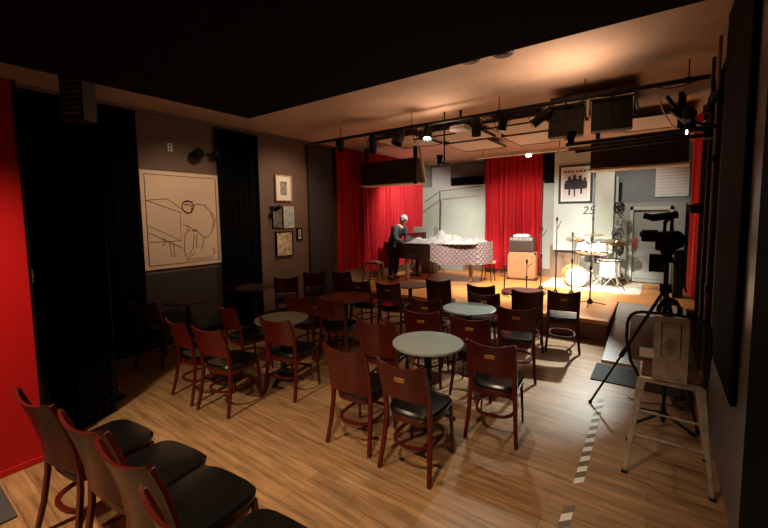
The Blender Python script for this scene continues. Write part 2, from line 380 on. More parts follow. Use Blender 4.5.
for cx, cz, rr, hh in ((-.13, .54, .06, .28), (-.02, .57, .06, .27), (.10, .54, .065, .30), (.20, .50, .05, .26), (-.2, .47, .04, .18)):
    sil.lathe([(.012, 0), (rr, .02), (rr*1.1, hh*.55), (rr*.5, hh*.75), (rr*.62, hh*.9), (rr*.2, hh)], (cx, -.024, cz-hh*.6), 10, Matrix.Diagonal((1, .06, 1)))
sil.mm((-.24, -.026, .34), (.22, -.022, .47)).mm((-.15, -.026, .20), (-.11, -.022, .36)).mm((-.03, -.026, .16), (0, -.022, .36)).mm((.11, -.026, .22), (.15, -.022, .36))
for i, x in enumerate([-.22, -.14, -.06, .04, .12, .20]): sil.mm((x-.03, -.025, .735), (x+.022, -.022, .775))
sil.build('silhouette_group', 'darkink', ps, smooth=False)

# masking boxes over the stage
def mask_box(label, x0, x1, y, z0, z1):
    t = thing('overhead_box', label, 'box', ((x0+x1)/2, y, z0)); wd = x1-x0
    MB().mm((-wd/2, 0, .03), (wd/2, .35, z1-z0)).build('box_body', 'walnut', t, bevel=.004)
    MB().mm((-wd/2-.02, -.03, 0), (wd/2+.02, .36, .03)).build('bottom_rail', 'cream', t, bevel=.003)
    for q in (-wd/2+.05, wd/2-.1): MB().mm((q, .1, z1-z0), (q+.05, .2, ZC-z0)).build('hanger', 'iron', t, smooth=False)
    return t
mask_box('dark brown overhead box with pale bottom rail above the left red curtain', -5.72, -4.25, 7.0, 2.62, 3.16)
mask_box('dark brown overhead box with pale bottom rail above the stage door', -.88, .28, 6.5, 2.58, 3.02)
tag(MB().mm((-4.22, 6.9, 2.6), (-4.17, 6.96, 3.505)).build('upright_bar', 'iron'), 'black upright bar at the right end of the left overhead box', 'bar')
tag(MB().bar([(-4.12, 6.98, 3.4), (-4.0, 6.98, 2.62)], .05, .05).build('brace_board', 'white'), 'white slanted brace beside the left overhead box', 'brace')

# ------------------------------------------------------------------ curtains
def curtain(label, p0, p1, z0, z1, folds, amp, m='velvet', gather=.0, name='curtain', seed=1):
    rnd = random.Random(seed); p0 = Vector((*p0, 0)); p1 = Vector((*p1, 0)); d = (p1-p0); L = d.length; d.normalize(); nrm = Vector((-d.y, d.x, 0))
    ph = [rnd.uniform(0, 6.28) for _ in range(4)]; fv = rnd.uniform(.15, .3)
    def fn(u, v):
        t = u*folds*2*PI+fv*math.sin(u*9+ph[0])*3
        a = amp*(.55+.45*math.sin(u*23+ph[1]))*(1-.35*v)
        off = a*math.sin(t)+amp*.3*math.sin(t*2.1+ph[2]+v*2)
        p = p0+d*L*u+nrm*off+d*amp*.25*math.sin(v*5+u*30+ph[3])*(1-v)
        return (p.x, p.y, z0+(z1-z0)*v+(0.012*math.sin(t*1.3) if v == 0 else 0))
    mb = MB().shell(fn, int(folds*12), 10, tuple(nrm*.008))
    return tag(mb.build(name, m), label, 'curtain')
curtain('dark red velvet curtain at the left end of the stage front', (-5.95, 6.42), (-5.95, 7.22), .68, 3.5, 7, .07, seed=3)
curtain('bright red velvet curtain hanging behind the pianist', (-5.90, 7.24), (-5.90, 10.1), .55, 3.5, 18, .10, seed=5)
curtain('red velvet curtain in the middle of the back wall behind the amplifier', (-3.95, 10.20), (-2.45, 10.20), .46, 3.48, 12, .085, seed=8)
curtain('narrow red velvet curtain at the right side of the stage', (.55, 7.5), (.42, 8.3), .55, 3.5, 6, .035, seed=11)
curtain('black drape on the left wall, left of the large drawing', (XL+.07, 1.2), (XL+.07, 2.42), .0, 3.45, 9, .03, 'blackcloth', seed=12)
curtain('black drape on the left wall between the large drawing and the small pictures', (XL+.07, 3.62), (XL+.07, 4.42), .0, 3.42, 6, .03, 'blackcloth', seed=13)
curtain('black drape on the right wall behind the camera tripod', (.50, 4.9), (.50, 7.4), .36 if False else .02, 3.48, 16, .03, 'blackcloth', seed=14)
tag(MB().mm((XL+.005, 5.66, .0), (XL+.06, 6.38, 3.44)).build('wall_panel', 'wall_dark', bevel=.004), 'dark grey tall wall panel just left of the dark red curtain', 'panel')
tag(MB().mm((.385, 3.02, .76), (.418, 4.15, 3.5)).build('wall_cover', 'black', bevel=.02), 'black padded cover hanging on the right wall behind the bar stool', 'cover')
for lab, x, y, r, m in (('pale vertical pipe against the right wall, nearest the bar stool', .385, 4.62, .014, 'bamboo'), ('grey vertical pipe behind the pale one on the right wall', .39, 5.2, .016, 'walnut')):
    t = thing('wall_pipe', lab, 'pipe', (x, y, 0))
    MB().cyl((0, 0, .0), (0, 0, 3.505), r).build('pipe_run', m, t)
    for q in (1.2, 2.4): MB().cyl((0, 0, q), (0, 0, q+.06), r+.008).build('pipe_clip', 'iron', t)

# ------------------------------------------------------------------ pictures on the left wall (face +x)
K = 6.1/5.2
LW = PI/2   # local -y -> +x
X0 = XL+.003
dw = thing('framed_drawing', 'large square line drawing of a figure bent over a piano on the left wall', 'picture', (X0, 3.04, 1.185), LW)
Wd, Hd = 1.20, 1.465
f = MB()
MB().mm((-Wd/2, -.035, 0), (Wd/2, 0, Hd)).build('canvas', 'poster', dw, bevel=.004)
def line2(mb, pts, r=.006, y=-.036):
    mb.bar([(a, y, b) for a, b in pts], r*2, .003, hint=(0, 1, 0))
ln = MB(); i_ = .06
line2(ln, [(-Wd/2+i_, i_), (Wd/2-i_, i_), (Wd/2-i_, Hd-i_), (-Wd/2+i_, Hd-i_), (-Wd/2+i_, i_)], .007)
ln.build('border_line', 'ink', dw, smooth=False)
def T(u, v): return (-Wd/2+u*Wd, Hd*(1-v))
dl = MB()
for pl_ in ([(.06, .30), (.45, .42), (.45, .72), (.06, .55)], [(.06, .30), (.30, .28), (.50, .40), (.45, .42)], [(.06, .72), (.10, .72), (.45, .72)],
            [(.06, .62), (.46, .80)], [(.30, .72), (.32, .88), (.35, .88), (.35, .74)], [(.20, .70), (.25, .68), (.22, .76), (.26, .74)],
            [(.56, .60), (.50, .66), (.48, .84), (.54, .88), (.60, .80), (.62, .66)], [(.66, .66), (.64, .80), (.72, .82), (.76, .70)],
            [(.48, .86), (.52, .92), (.62, .86)], [(.48, .55), (.55, .57), (.52, .61), (.58, .62)], [(.86, .84), (.90, .82), (.88, .87), (.93, .86), (.87, .90)]):
    line2(dl, [T(*p) for p in pl_], .005)
import math as _m
body = [T(*p) for p in ((.60, .36), (.68, .33), (.78, .34), (.86, .41), (.90, .52), (.87, .64), (.80, .70), (.72, .68), (.66, .62), (.60, .60), (.54, .56))]
line2(dl, body, .006)
head = [T(.555+.075*_m.cos(a), .36+.065*_m.sin(a)) for a in [i*.35 for i in range(19)]]
line2(dl, head, .009); line2(dl, [T(.50, .31), T(.56, .30), T(.62, .31)], .012); line2(dl, [T(.66, .62), (T(.60, .62))], .01); line2(dl, [T(.88, .42), T(.93, .50), T(.90, .60)], .005)
line2(dl, [T(.50, .40), T(.54, .43), T(.60, .42), T(.61, .37)], .012)
line2(dl, [T(.51, .34), T(.56, .335), T(.60, .35)], .009)
txt = MB()
for i in range(9):
    u = .50+i*.042; line2(txt, [T(u, .945), T(u+.012, .915), T(u+.022, .945), T(u+.034, .92)], .004)
dl.build('ink_drawing', 'ink', dw, smooth=False); txt.build('caption_marks', 'ink', dw, smooth=False)

def pic(label, y0, y1, z0, z1, fw, a, b, fm, mw, **k):
    return framed('framed_picture', label, (X0, (y0+y1)/2*K, 1.95+(z0-1.95)*K), LW, (y1-y0)*K, (z1-z0)*K, 1, fw, a, b, fm, mw, **k)
pic('pink framed print with grey centre, topmost of the small pictures', 4.10, 4.44, 2.21, 2.64, .02, 'paper', 'greyprint', 'pinkframe', .10, thick=.05)
pic('dark photograph print under the pink framed print', 4.03, 4.24, 1.76, 2.12, .012, 'darkprint', None, 'black', 0)
pic('pale blue print beside the dark photograph print', 4.26, 4.48, 1.76, 2.12, .012, 'blueprint', None, 'white', 0)
pic('cream and brown abstract print, lowest of the small pictures', 4.08, 4.43, 1.28, 1.70, .015, 'abstract', None, 'black', 0, thick=.05)
pic('tiny black framed print right of the abstract print', 4.54, 4.66, 1.53, 1.75, .03, 'paper', 'darkprint', 'black', .02)

sw = thing('wall_switch', 'small white switch plate above the large drawing', 'switch', (X0, 2.9, 2.96), LW)
MB().mm((-.035, -.01, 0), (.035, 0, .12)).build('plate', 'white', sw, bevel=.003)
MB().mm((-.012, -.016, .02), (.012, -.01, .05)).mm((-.012, -.016, .07), (.012, -.01, .10)).build('rocker', 'darkink', sw, smooth=False)
sw2 = thing('wall_switch', 'white switch on the black end of the red wall', 'switch', (-4.06, .802, 1.45), PI)
MB().mm((-.03, -.012, 0), (.03, 0, .11)).build('plate', 'white', sw2, bevel=.003)
MB().mm((-.01, -.02, .04), (.01, -.012, .07)).build('rocker', 'paper', sw2, smooth=False)

def can_lamp(label, loc, rz, tilt, L=.2, r=.055, lens='black', hang=.1, name='stage_lamp', group=None, open_=False):
    t = thing(name, label, 'stage light', loc, rz, group)
    # pipe above origin at z=0; yoke goes down
    MB().tube([(0, -.03, .012), (0, -.035, -.02), (0, 0, -.045), (0, .035, -.02), (0, .03, .012)], .008, 6).cyl((0, 0, -.04), (0, 0, -hang+.03), .01).build('clamp', 'iron', t)
    MB().bar([(-r-.015, 0, -hang-.05), (-r-.015, 0, -hang+.03), (r+.015, 0, -hang+.03), (r+.015, 0, -hang-.05)], .02, .006, hint=(0, 1, 0)).build('yoke', 'iron', t, smooth=False)
    d = Vector((0, math.cos(tilt), -math.sin(tilt))); c = Vector((0, 0, -hang-.05)); q = d.to_track_quat('Z', 'Y').to_matrix()
    MB().lathe([(r*.55, -L*.5), (r*.8, -L*.42), (r, -L*.2), (r, L*.5), (r*1.08, L*.5), (r*1.08, L*.53), (r*.92, L*.53), (r*.9, L*.3), (.001, L*.3)], c, 20, q).build('housing', 'blackplastic', t)
    MB().lathe([(.001, L*.31), (r*.88, L*.31), (r*.88, L*.33), (.001, L*.34)], c, 20, q).build('lens', lens, t)
    return t

# wall lamps over the drawing
def wall_spot(label, y, z, head=(.16, -.1), big=.05, name='wall_spotlight'):
    t = thing(name, label, 'spotlight', (X0, y, z), LW)
    MB().cyl((0, 0, 0), (0, -.02, 0), .035).cyl((0, -.02, 0), (0, -.14, 0), .008).build('wall_arm', 'iron', t)
    MB().lathe([(.02, -.07), (big, -.05), (big, .07), (big*1.1, .08), (big*.8, .08), (.001, .05)], (.0, -.17, -.02), 16, Euler((R(60), 0, R(20))).to_matrix()).build('lamp_head', 'blackplastic', t)
    return t
wall_spot('black spotlight on the left wall above the right half of the drawing', 3.22, 2.95, big=.08)
wall_spot('small black spotlight on the left wall by the drape', 3.50, 2.98, big=.05)
ws = wall_spot('black clip spotlight left of the small pictures', 4.72, 2.12, big=.04)
MB().tube([(0, -.02, 0), (-.02, -.02, -.12), (-.06, -.015, -.3), (-.05, -.015, -.42)], .004, 6).build('cord', 'cable', ws)
# louvred unit top left
vt = thing('louvred_heater', 'dark louvred box hung under the ceiling at far left', 'heater', (-4.62, 1.31, 2.9), R(30))
MB().mm((-.12, 0, 0), (.12, .16, .42)).build('casing', 'walnut', vt, bevel=.006)
lv = MB()
for i in range(7): lv.box((0, -.006, .06+i*.05), (.20, .012, .022), rx=R(25))
lv.build('louvre', 'bamboo', vt, smooth=False)
MB().mm((-.02, .06, .42), (.02, .1, .605)).build('ceiling_bracket', 'iron', vt, smooth=False)
# black crate by the drape
cr = thing('wire_crate', 'black wire crate on the floor behind the front row of chairs', 'crate', (-4.55, 1.20, 0), R(20))
g = MB()
for z in [i*.075 for i in range(9)]:
    g.bar([(-.2, -.18, z+.008), (.2, -.18, z+.008), (.2, .18, z+.008), (-.2, .18, z+.008)], .008, .008, closed=True, hint=(0, 0, 1))
for i in range(6):
    x = -.2+i*.08
    g.cyl((x, -.18, 0), (x, -.18, .61), .004, k=6).cyl((x, .18, 0), (x, .18, .61), .004, k=6)
for i in range(5):
    y = -.18+i*.09
    g.cyl((.2, y, 0), (.2, y, .61), .004, k=6).cyl((-.2, y, 0), (-.2, y, .61), .004, k=6)
g.build('wire_grid', 'iron', cr)
MB().mm((-.19, -.17, .002), (.19, .17, .55)).build('liner', 'blackcloth', cr, bevel=.01)
tag(MB().lathe([(.09, 0), (.09, .012), (.012, .02), (.010, 1.75), (.004, 1.76)], (-4.75, 1.55, 0), 14).build('microphone_stand', 'iron'), 'thin black stand against the left drape behind the crate', 'stand')

# ------------------------------------------------------------------ chairs
def xleg(z): return .188+.008*(z-.46)/.4 if z > .46 else .188+.028*((.46-z)/.46)**1.5
def chair_proto(kind):
    t = thing('dining_chair', 'x', 'chair')
    prof = [(-.035, 0), (.008, .18), (.034, .36), (.038, .46), (.020, .61), (-.018, .76), (-.062, .885)]
    for s in (-1, 1):
        pts = [(s*xleg(z), y, z) for y, z in prof]
        MB().bar(pts, .022, .036, hint=(1, 0, 0), scales=[(1, .85), (1, .95), (1, 1.05), (1, 1.1), (1, 1), (1, .95), (1, .8)]).build('leg', 'mahog', t, bevel=.003)
    for s in (-1, 1):
        MB().bar([(s*.195, .435, 0), (s*.188, .425, .2), (s*.18, .41, .43)], .026, .026, hint=(0, 1, 0), scales=[.75, .9, 1.1]).build('leg', 'mahog', t, bevel=.003)
    # curved stretcher hoop
    hp = []
    for i in range(24):
        a = 2*PI*i/24; c_, s_ = math.cos(a), math.sin(a)
        hp.append((.168*math.copysign(abs(c_)**.75, c_), .22+.205*math.copysign(abs(s_)**.75, s_), .215))
    MB().bar(hp, .026, .016, hint=(0, 0, 1), closed=True).build('stretcher', 'mahog', t)
    # apron
    def ring(z, ex, yb, yf, n=28, p=.48):
        out = []
        for i in range(n):
            a = 2*PI*i/n; c_, s_ = math.cos(a), math.sin(a)
            x = math.copysign(abs(c_)**p, c_); y = math.copysign(abs(s_)**p, s_)
            yy = (yb+yf)/2+(yf-yb)/2*y
            out.append((ex*x*(1+.06*y), yy, z))
        return out
    def stack(levels):
        mb = MB(); n = 28; rings = [ring(*l) for l in levels]
        vs = [p for r in rings for p in r]; fs = []
        for i in range(len(rings)-1):
            for q in range(n): fs.append((i*n+q, i*n+(q+1) % n, (i+1)*n+(q+1) % n, (i+1)*n+q))
        fs += [tuple(reversed(range(n))), tuple(range((len(rings)-1)*n, len(rings)*n))]
        mb._add(vs, fs); return mb
    stack([(.385, .185, .035, .425), (.395, .19, .03, .43), (.43, .19, .03, .43), (.435, .187, .035, .427)]).build('seat_frame', 'mahog', t)
    stack([(.435, .195, .03, .44), (.445, .207, .025, .452), (.465, .21, .022, .456), (.482, .198, .034, .442), (.489, .15, .085, .39), (.491, .05, .18, .28)]).build('seat_cushion', 'vinyl', t)
    z0 = .585 if kind != 'tall' else .475
    def yprof(z):
        for (ya, za), (yb_, zb) in zip(prof, prof[1:]):
            if z <= zb+1e-6: return ya+(yb_-ya)*(z-za)/(zb-za)
        return prof[-1][0]
    def fn(u, v):
        x = (u-.5)*2; ztop = .892-.030*(1-x*x)**1.0+.006*x**8; zb = z0+.012*(1-x*x)
        z = zb+(ztop-zb)*v
        return (x*xleg(z), yprof(min(z, .885))-.042*(1-x*x)-.012, z)
    MB().shell(fn, 12, 6, (0, .016, 0)).build('backrest', 'mahog', t)
    if kind == 'plate':
        p = MB(); c = Vector(fn(.5, .63))
        p.mm((-.042, c.y-.006, c.z-.017), (.042, c.y+.002, c.z+.017))
        p.build('name_plate', 'brass', t, bevel=.002)['label'] = 'brass plate'
    return t
proto = {k: chair_proto(k) for k in ('plate', 'short', 'tall')}
used = {k: False for k in proto}
GF = 'chairs in the near row'; GT = 'chairs around the cafe tables'
def chair(kind, x, y, deg, label, group, z=0):
    if not used[kind]:
        used[kind] = True; o = proto[kind]; o.location = (x, y, z); o.rotation_euler = (0, 0, R(deg)); o['label'] = label; o['group'] = group
    else: o = dup(proto[kind], (x, y, z), R(deg), label, group)
    o.scale = (1.08,)*3 if group == GF else (1, 1, 1)
    return o
GF = 'chairs in the near row'; GT = 'chairs around the cafe tables'
chair('tall', -2.85, .595, 7, 'mahogany chair nearest the red wall, leftmost of the near row', GF)
chair('tall', -2.30, .66, 8, 'mahogany chair second from the red wall in the near row', GF)
chair('tall', -1.84, .67, 6, 'mahogany chair third from the red wall, its back broad and glossy in front', GF)
chair('tall', -1.32, .64, 5, 'mahogany chair at the bottom edge, rightmost of the near row', GF)
chair('tall', -2.06, 2.31, 5, 'mahogany chair with tall plain back, left of the brass-plated front chair', GT)
chair('plate', -1.49, 2.29, 2, 'mahogany chair with brass plate, closest to the camera at the front table', GT)
chair('plate', -1.12, 3.08, 7, 'mahogany chair with brass plate, right of the front grey table', GT)
chair('tall', -2.33, 3.08, 14, 'mahogany chair with plain red-lit back, touching the left of the front grey table', GT)
chair('plate', -1.58, 3.72, 10, 'mahogany chair with double brass plate between the first and second grey tables', GT)
chair('plate', -2.15, 3.69, 13, 'mahogany chair with brass plate just behind the left side of the front table', GT)
chair('plate', -2.42, 4.25, 13, 'mahogany chair with small brass plate left of the second grey table', GT)
chair('plate', -1.31, 4.40, 14, 'mahogany chair with brass plate right of the second grey table', GT)
chair('plate', -1.92, 4.98, 13, 'mahogany chair with brass plate just behind the second grey table', GT)
chair('short', -2.18, 5.52, 13, 'mahogany chair left of the red-brown table before the stage', GT)
chair('tall', -1.48, 5.46, 14, 'dark plain-backed chair in front of the red-brown table', GT)
chair('plate', -1.05, 5.68, 14, 'mahogany chair with brass plate nearest the stage corner', GT)
chair('tall', -2.96, 5.62, 14, 'black-looking plain chair alone against the orange stage floor', GT)
chair('plate', -4.05, 4.88, 13, 'dark chair with brass plate left of the far grey table', GT)
chair('plate', -3.50, 4.94, 13, 'dark chair with brass plate in front of the far grey table', GT)
chair('tall', -5.0, 5.50, 12, 'dark plain chair below the dark red curtain', GT)
chair('short', -3.98, 3.50, 12, 'dark red chair left of the two before the dark middle table', GT)
chair('short', -3.48, 3.60, 12, 'dark red chair right of the two before the dark middle table', GT)
chair('short', -3.27, 2.57, 10, 'red chair with wide back in front of the olive-topped table', GT)
chair('short', -4.24, 2.62, -4, 'red chair left of the olive-topped table, turned towards it', GT)
chair('short', -4.10, 1.96, -2, 'red chair at the left edge of the lit floor', GT)
chair('short', -3.56, 1.99, 10, 'red chair in front of the olive-topped table, second from the left', GT)
chair('short', -5.40, 4.45, 48, 'black-looking chair under the small pictures, nearer of the pair by the wall', GT)
chair('short', -5.42, 5.15, 48, 'black-looking chair under the dark wall panel, farther of the pair by the wall', GT)
chair('short', -5.35, 2.15, 20, 'dark chair in the shadow below the large drawing, at the wall table', GT)

# ------------------------------------------------------------------ tables
def table_proto(top, r):
    t = thing('cafe_table', 'x', 'table')
    MB().lathe([(r-.012, .724), (r, .729), (r, .747), (r-.004, .75), (.001, .7502)], k=48).build('tabletop', top, t)
    MB().cyl((0, 0, .08), (0, 0, .715), .036).lathe([(.11, .705), (.12, .712), (.12, .724), (.001, .724)], k=20).build('column', 'iron', t)
    b = MB()
    for i in range(4):
        a = i*PI/2+.4; c_, s_ = math.cos(a), math.sin(a)
        b.bar([(c_*.03, s_*.03, .085), (c_*.14, s_*.14, .06), (c_*.26, s_*.26, .015)], .05, .035, scales=[1, .85, .6])
    b.lathe([(.06, .02), (.065, .10), (.04, .13)], k=16)
    b.build('base', 'iron', t, bevel=.004)
    return t
def table(top, r, x, y, label):
    t = table_proto(top, r); t.location = (x, y, 0); t['label'] = label; t['group'] = 'round cafe tables'; return t
table('tabletop', .335, -1.75, 3.10, 'round grey-green cafe table nearest the camera')
table('tabletop', .335, -1.96, 4.55, 'round grey-green cafe table second from the camera in the right file')
table('tabletop_wood', .33, -1.69, 6.0, 'round red-brown cafe table closest to the stage')
table('tabletop', .33, -3.51, 5.60, 'round grey cafe table in front of the piano')
table('tabletop_wood', .38, -3.79, 4.22, 'round dark reddish cafe table in the middle of the room')
table('tabletop_olive', .31, -3.62, 2.90, 'round olive-topped cafe table on the left')
table('tabletop_dark', .33, -5.62, 2.80, 'round dark cafe table against the left wall below the drawing')
table('tabletop_dark', .33, -5.66, 3.98, 'round dark cafe table against the left wall below the small pictures')

# ------------------------------------------------------------------ bar stool
bs = thing('bar_stool', 'metal bar stool with wooden seat against the right wall', 'stool', (.105, 3.50, 0))
for sx, sy in ((-1, -1), (1, -1), (-1, 1), (1, 1)):
    lg = MB(); p0 = Vector((sx*.255, sy*.25, 0)); p1 = Vector((sx*.17, sy*.165, .73))
    lg.bar([p0, p0.lerp(p1, .5), p1], .04, .03, hint=(0, 1, 0), scales=[.65, .85, 1.35])
    o = lg.build('leg', 'steel', bs, bevel=.004)
    MB().mm((p0.x-.018, p0.y-.018, 0), (p0.x+.018, p0.y+.018, .02)).build('foot_cap', 'blackplastic', o, bevel=.003)
def at_leg(sx, sy, z): return (sx*(.255-.085*z/.73), sy*(.25-.085*z/.73), z)
for (a, b, z) in (((-1, -1), (1, -1), .30), ((-1, 1), (1, 1), .30), ((-1, -1), (-1, 1), .40), ((1, -1), (1, 1), .40)):
    MB().bar([at_leg(*a, z), at_leg(*b, z)], .022, .01, hint=(0, 0, 1)).build('foot_rail', 'steel', bs, smooth=False)
MB().mm((-.19, -.185, .70), (.19, .185, .745)).build('seat_pan', 'steel', bs, bevel=.012)
MB().mm((-.175, -.17, .745), (.175, .17, .768)).build('seat', 'seatwood', bs, bevel=.008)
hoop = []
for i in range(13):
    a = PI*i/12; c_ = math.cos(a); s_ = math.sin(a)
    hoop.append((-.035-.24*math.copysign(abs(c_)**.35, c_), -.20-.02*s_, 1.02+.215*s_**.5 if s_ > 0 else 1.02))
pts = [(-.185, -.17, .72), (-.245, -.19, .85)]+hoop+[(.20, -.19, .85), (.185, -.17, .72)]
MB().tube(pts, .011, 8, hint=(0, 1, 0)).build('back_hoop', 'iron', bs)
MB().shell(lambda u, v: (-.01+(-.10+.20*u), -.203-.012*v, .745+.47*v), 4, 6, (0, -.004, 0)).build('back_slat', 'steel', bs)
em = MB().bar([(-.065, -.214, .92), (-.065, -.219, 1.17), (.045, -.219, 1.17), (.045, -.214, .92)], .008, .006, hint=(0, 1, 0))
for i in range(9):
    a = R(-70+i*17.5); em.bar([(-.01, -.214, .95), (-.01+.045*math.sin(a), -.218, .98+.085*math.cos(a))], .005, .004, hint=(0, 1, 0))
em.build('embossing', 'chrome', bs, smooth=False)
MB().shell(lambda u, v: ((-.255+.445*u), -.19-.012*v, .86+.34*v), 6, 4, (0, .003, 0)).build('back_panel', 'smoked', bs)
tag(MB().mm((-.085, 3.285, .90), (.0, 3.288, .97)).build('paper_note', 'paper'), 'white paper note on the back of the bar stool', 'paper')

# ------------------------------------------------------------------ video camera on tripod
tr = thing('camera_tripod', 'tall black tripod carrying the video camera beside the bar stool', 'tripod', (.07, 4.5, 0))
ap = Vector((0, 0, 1.22))
for p in ((-.585, -.21, 0), (.27, -.30, 0), (.20, .40, 0)):
    p = Vector(p); mid = p.lerp(ap, .45)
    lg = MB().tube([p+Vector((0, 0, .012)), mid], .011, 8).tube([mid, ap], .016, 8).tube([p.lerp(ap, .42), p.lerp(ap, .48)], .023, 8).lathe([(.016, 0), (.018, .02), (.01, .03)], p, 10)
    lg.build('leg', 'iron', tr)
MB().cyl((0, 0, .95), (0, 0, 1.53), .02).cyl((0, 0, 1.18), (0, 0, 1.26), .05).build('centre_column', 'iron', tr)
MB().lathe([(.05, 1.47), (.055, 1.50), (.035, 1.53), (.06, 1.57), (.06, 1.59)], k=18).build('head', 'blackplastic', tr)
MB().tube([(.03, -.02, 1.53), (.10, -.08, 1.38), (.15, -.12, 1.22)], .009, 8).build('pan_handle', 'iron', tr)
vc = thing('video_camera', 'black video camera mounted on the tall tripod', 'camera', (.07, 4.5, 1.592), R(-14)); vc.scale = (1.25, 1.0, 1.25)
MB().mm((-.05, -.17, 0), (.06, .12, .14)).build('body', 'blackplastic', vc, bevel=.015)
MB().cyl((0, .10, .07), (0, .22, .07), .045).cyl((0, .22, .07), (0, .27, .07), .058, .065).build('lens', 'blackplastic', vc)
MB().tube([(0, -.13, .14), (0, -.12, .21), (0, 0, .24), (0, .10, .22), (0, .12, .14)], .014, 8).build('carry_handle', 'blackplastic', vc)
MB().cyl((-.11, -.02, .24), (.04, .06, .265), .028).cyl((-.09, -.01, .24), (-.16, -.03, .26), .024).build('microphone', 'blackplastic', vc)
MB().mm((-.15, -.12, .06), (-.05, -.05, .15)).cyl((-.05, -.15, .12), (-.13, -.22, .12), .025).build('viewfinder', 'blackplastic', vc, bevel=.008)
MB().mm((.06, -.14, .02), (.10, .0, .10)).build('battery', 'blackplastic', vc, bevel=.01)
mo = thing('monitor', 'small black square monitor clamped under the video camera', 'monitor', (.0, 4.44, 1.38), 0)
MB().mm((-.07, -.02, 0), (.05, .02, .17)).build('casing', 'blackplastic', mo, bevel=.006)
MB().bar([(.02, .02, .08), (.065, .05, .08)], .02, .02).build('clamp', 'iron', mo, smooth=False)
ls = thing('light_stand', 'low black stand with flat feet on the floor behind the bar stool', 'stand', (.09, 4.22, 0))
MB().cyl((0, 0, .02), (0, 0, 1.05), .014).cyl((0, 0, .05), (0, 0, .16), .022).build('pole', 'iron', ls)
for a in (215, 335, 130):
    c_, s_ = math.cos(R(a)), math.sin(R(a))
    MB().bar([(0, 0, .12), (.1*c_, .1*s_, .07), (.26*c_, .26*s_, .012)], .024, .014, hint=(0, 0, 1)).build('foot', 'iron', ls, smooth=False)
hd = []
for i in range(13): a = PI*i/12; hd.append((.07*math.cos(a), 0, 1.08+.09*math.sin(a)))
hp = thing('headphones', 'black headphones hung over the stand behind the bar stool', 'headphones', (.10, 4.22, 0.0))
MB().bar(hd, .03, .012, hint=(0, 1, 0)).build('headband', 'blackplastic', hp)
for s in (-1, 1): MB().cyl((s*.055, 0, 1.07), (s*.095, 0, 1.07), .042).build('ear_cup', 'blackplastic', hp, bevel=.006)
cb = MB()
for k_ in range(3):
    pts = []
    for i in range(26):
        a = i*.5; rr = .10+.02*math.sin(a*1.7+k_)
        pts.append((.25+rr*math.cos(a)*.8, 4.72+k_*.03+rr*math.sin(a), .012+.004*i/26*3+k_*.01))
    cb.tube(pts, .006, 6)
cb.tube([(.28, 4.62, .02), (.1, 4.65, .012), (-.1, 4.55, .012), (-.2, 4.62, .012)], .006, 6)
tag(cb.build('coiled_cable', 'cable'), 'black cable coiled on the floor by the right wall behind the stool', 'cable')

# ------------------------------------------------------------------ lighting pipes and lamps
def pipe(label, p0, p1, r, hang=(), m='iron', name='lighting_pipe'):
    t = thing(name, label, 'pipe', p0); d = Vector(p1)-Vector(p0)
    MB().cyl((0, 0, 0), d, r, k=14).build('pipe_run', m, t)
    for x in hang:
        q = d*x; MB().cyl(q, (q.x, q.y, ZC-p0[2]), .006, k=8).cyl(q-Vector((.03, 0, 0)), q+Vector((.03, 0, 0)), r+.008, k=12).build('hanger_rod', 'iron', t)
    return t
PY, PZ, Q = 5.11, 3.30, 1.184
pipe('long black lighting pipe across the ceiling in front of the stage', (-5.3, PY, PZ), (.36, PY, PZ), .024, (.12, .38, .62, .80, .97))
pipe('thin black rail behind the long lighting pipe', (-3.5, 5.75, 3.25), (-1.15, 5.75, 3.25), .012, (.05, .95))
pipe('black double pipe low at the right, upper one', (-.85, 4.52, 2.68), (.41, 4.52, 2.70), .02)
pipe('black double pipe low at the right, lower one', (-.78, 4.66, 2.62), (.41, 4.66, 2.66), .02)
GL = 'lamps on the lighting pipe'
can_lamp('small black stage lamp at the left end of the lighting pipe', (-4.64, PY, PZ), R(20), R(70), 0.184, 0.052, hang=0.060, group=GL)
can_lamp('black stage lamp above the right edge of the left red curtain', (-3.91, PY, PZ), R(35), R(60), 0.299, 0.063, hang=0.100, group=GL)
can_lamp('stubby black stage lamp hanging between the curtain and the lit lamp', (-3.39, PY, PZ), R(160), R(65), 0.230, 0.086, hang=0.070, group=GL)
can_lamp('lit stage lamp glowing yellow over the piano', (-2.88, PY, PZ), R(205), R(60), 0.230, 0.069, 'lamp_on', hang=0.080, group=GL)
can_lamp('black cylindrical stage lamp hanging straight down above the middle curtain', (-2.11, PY, PZ), 0, R(88), 0.253, 0.063, hang=0.090, group=GL)
can_lamp('black stage lamp tangled in cables right of the cylindrical one', (-1.73, PY, PZ), R(60), R(70), 0.230, 0.057, hang=0.070, group=GL)
can_lamp('tilted black stage lamp touching the left edge of the first square lamp', (-1.24, PY, PZ), R(100), R(35), 0.253, 0.057, hang=0.100, group=GL)
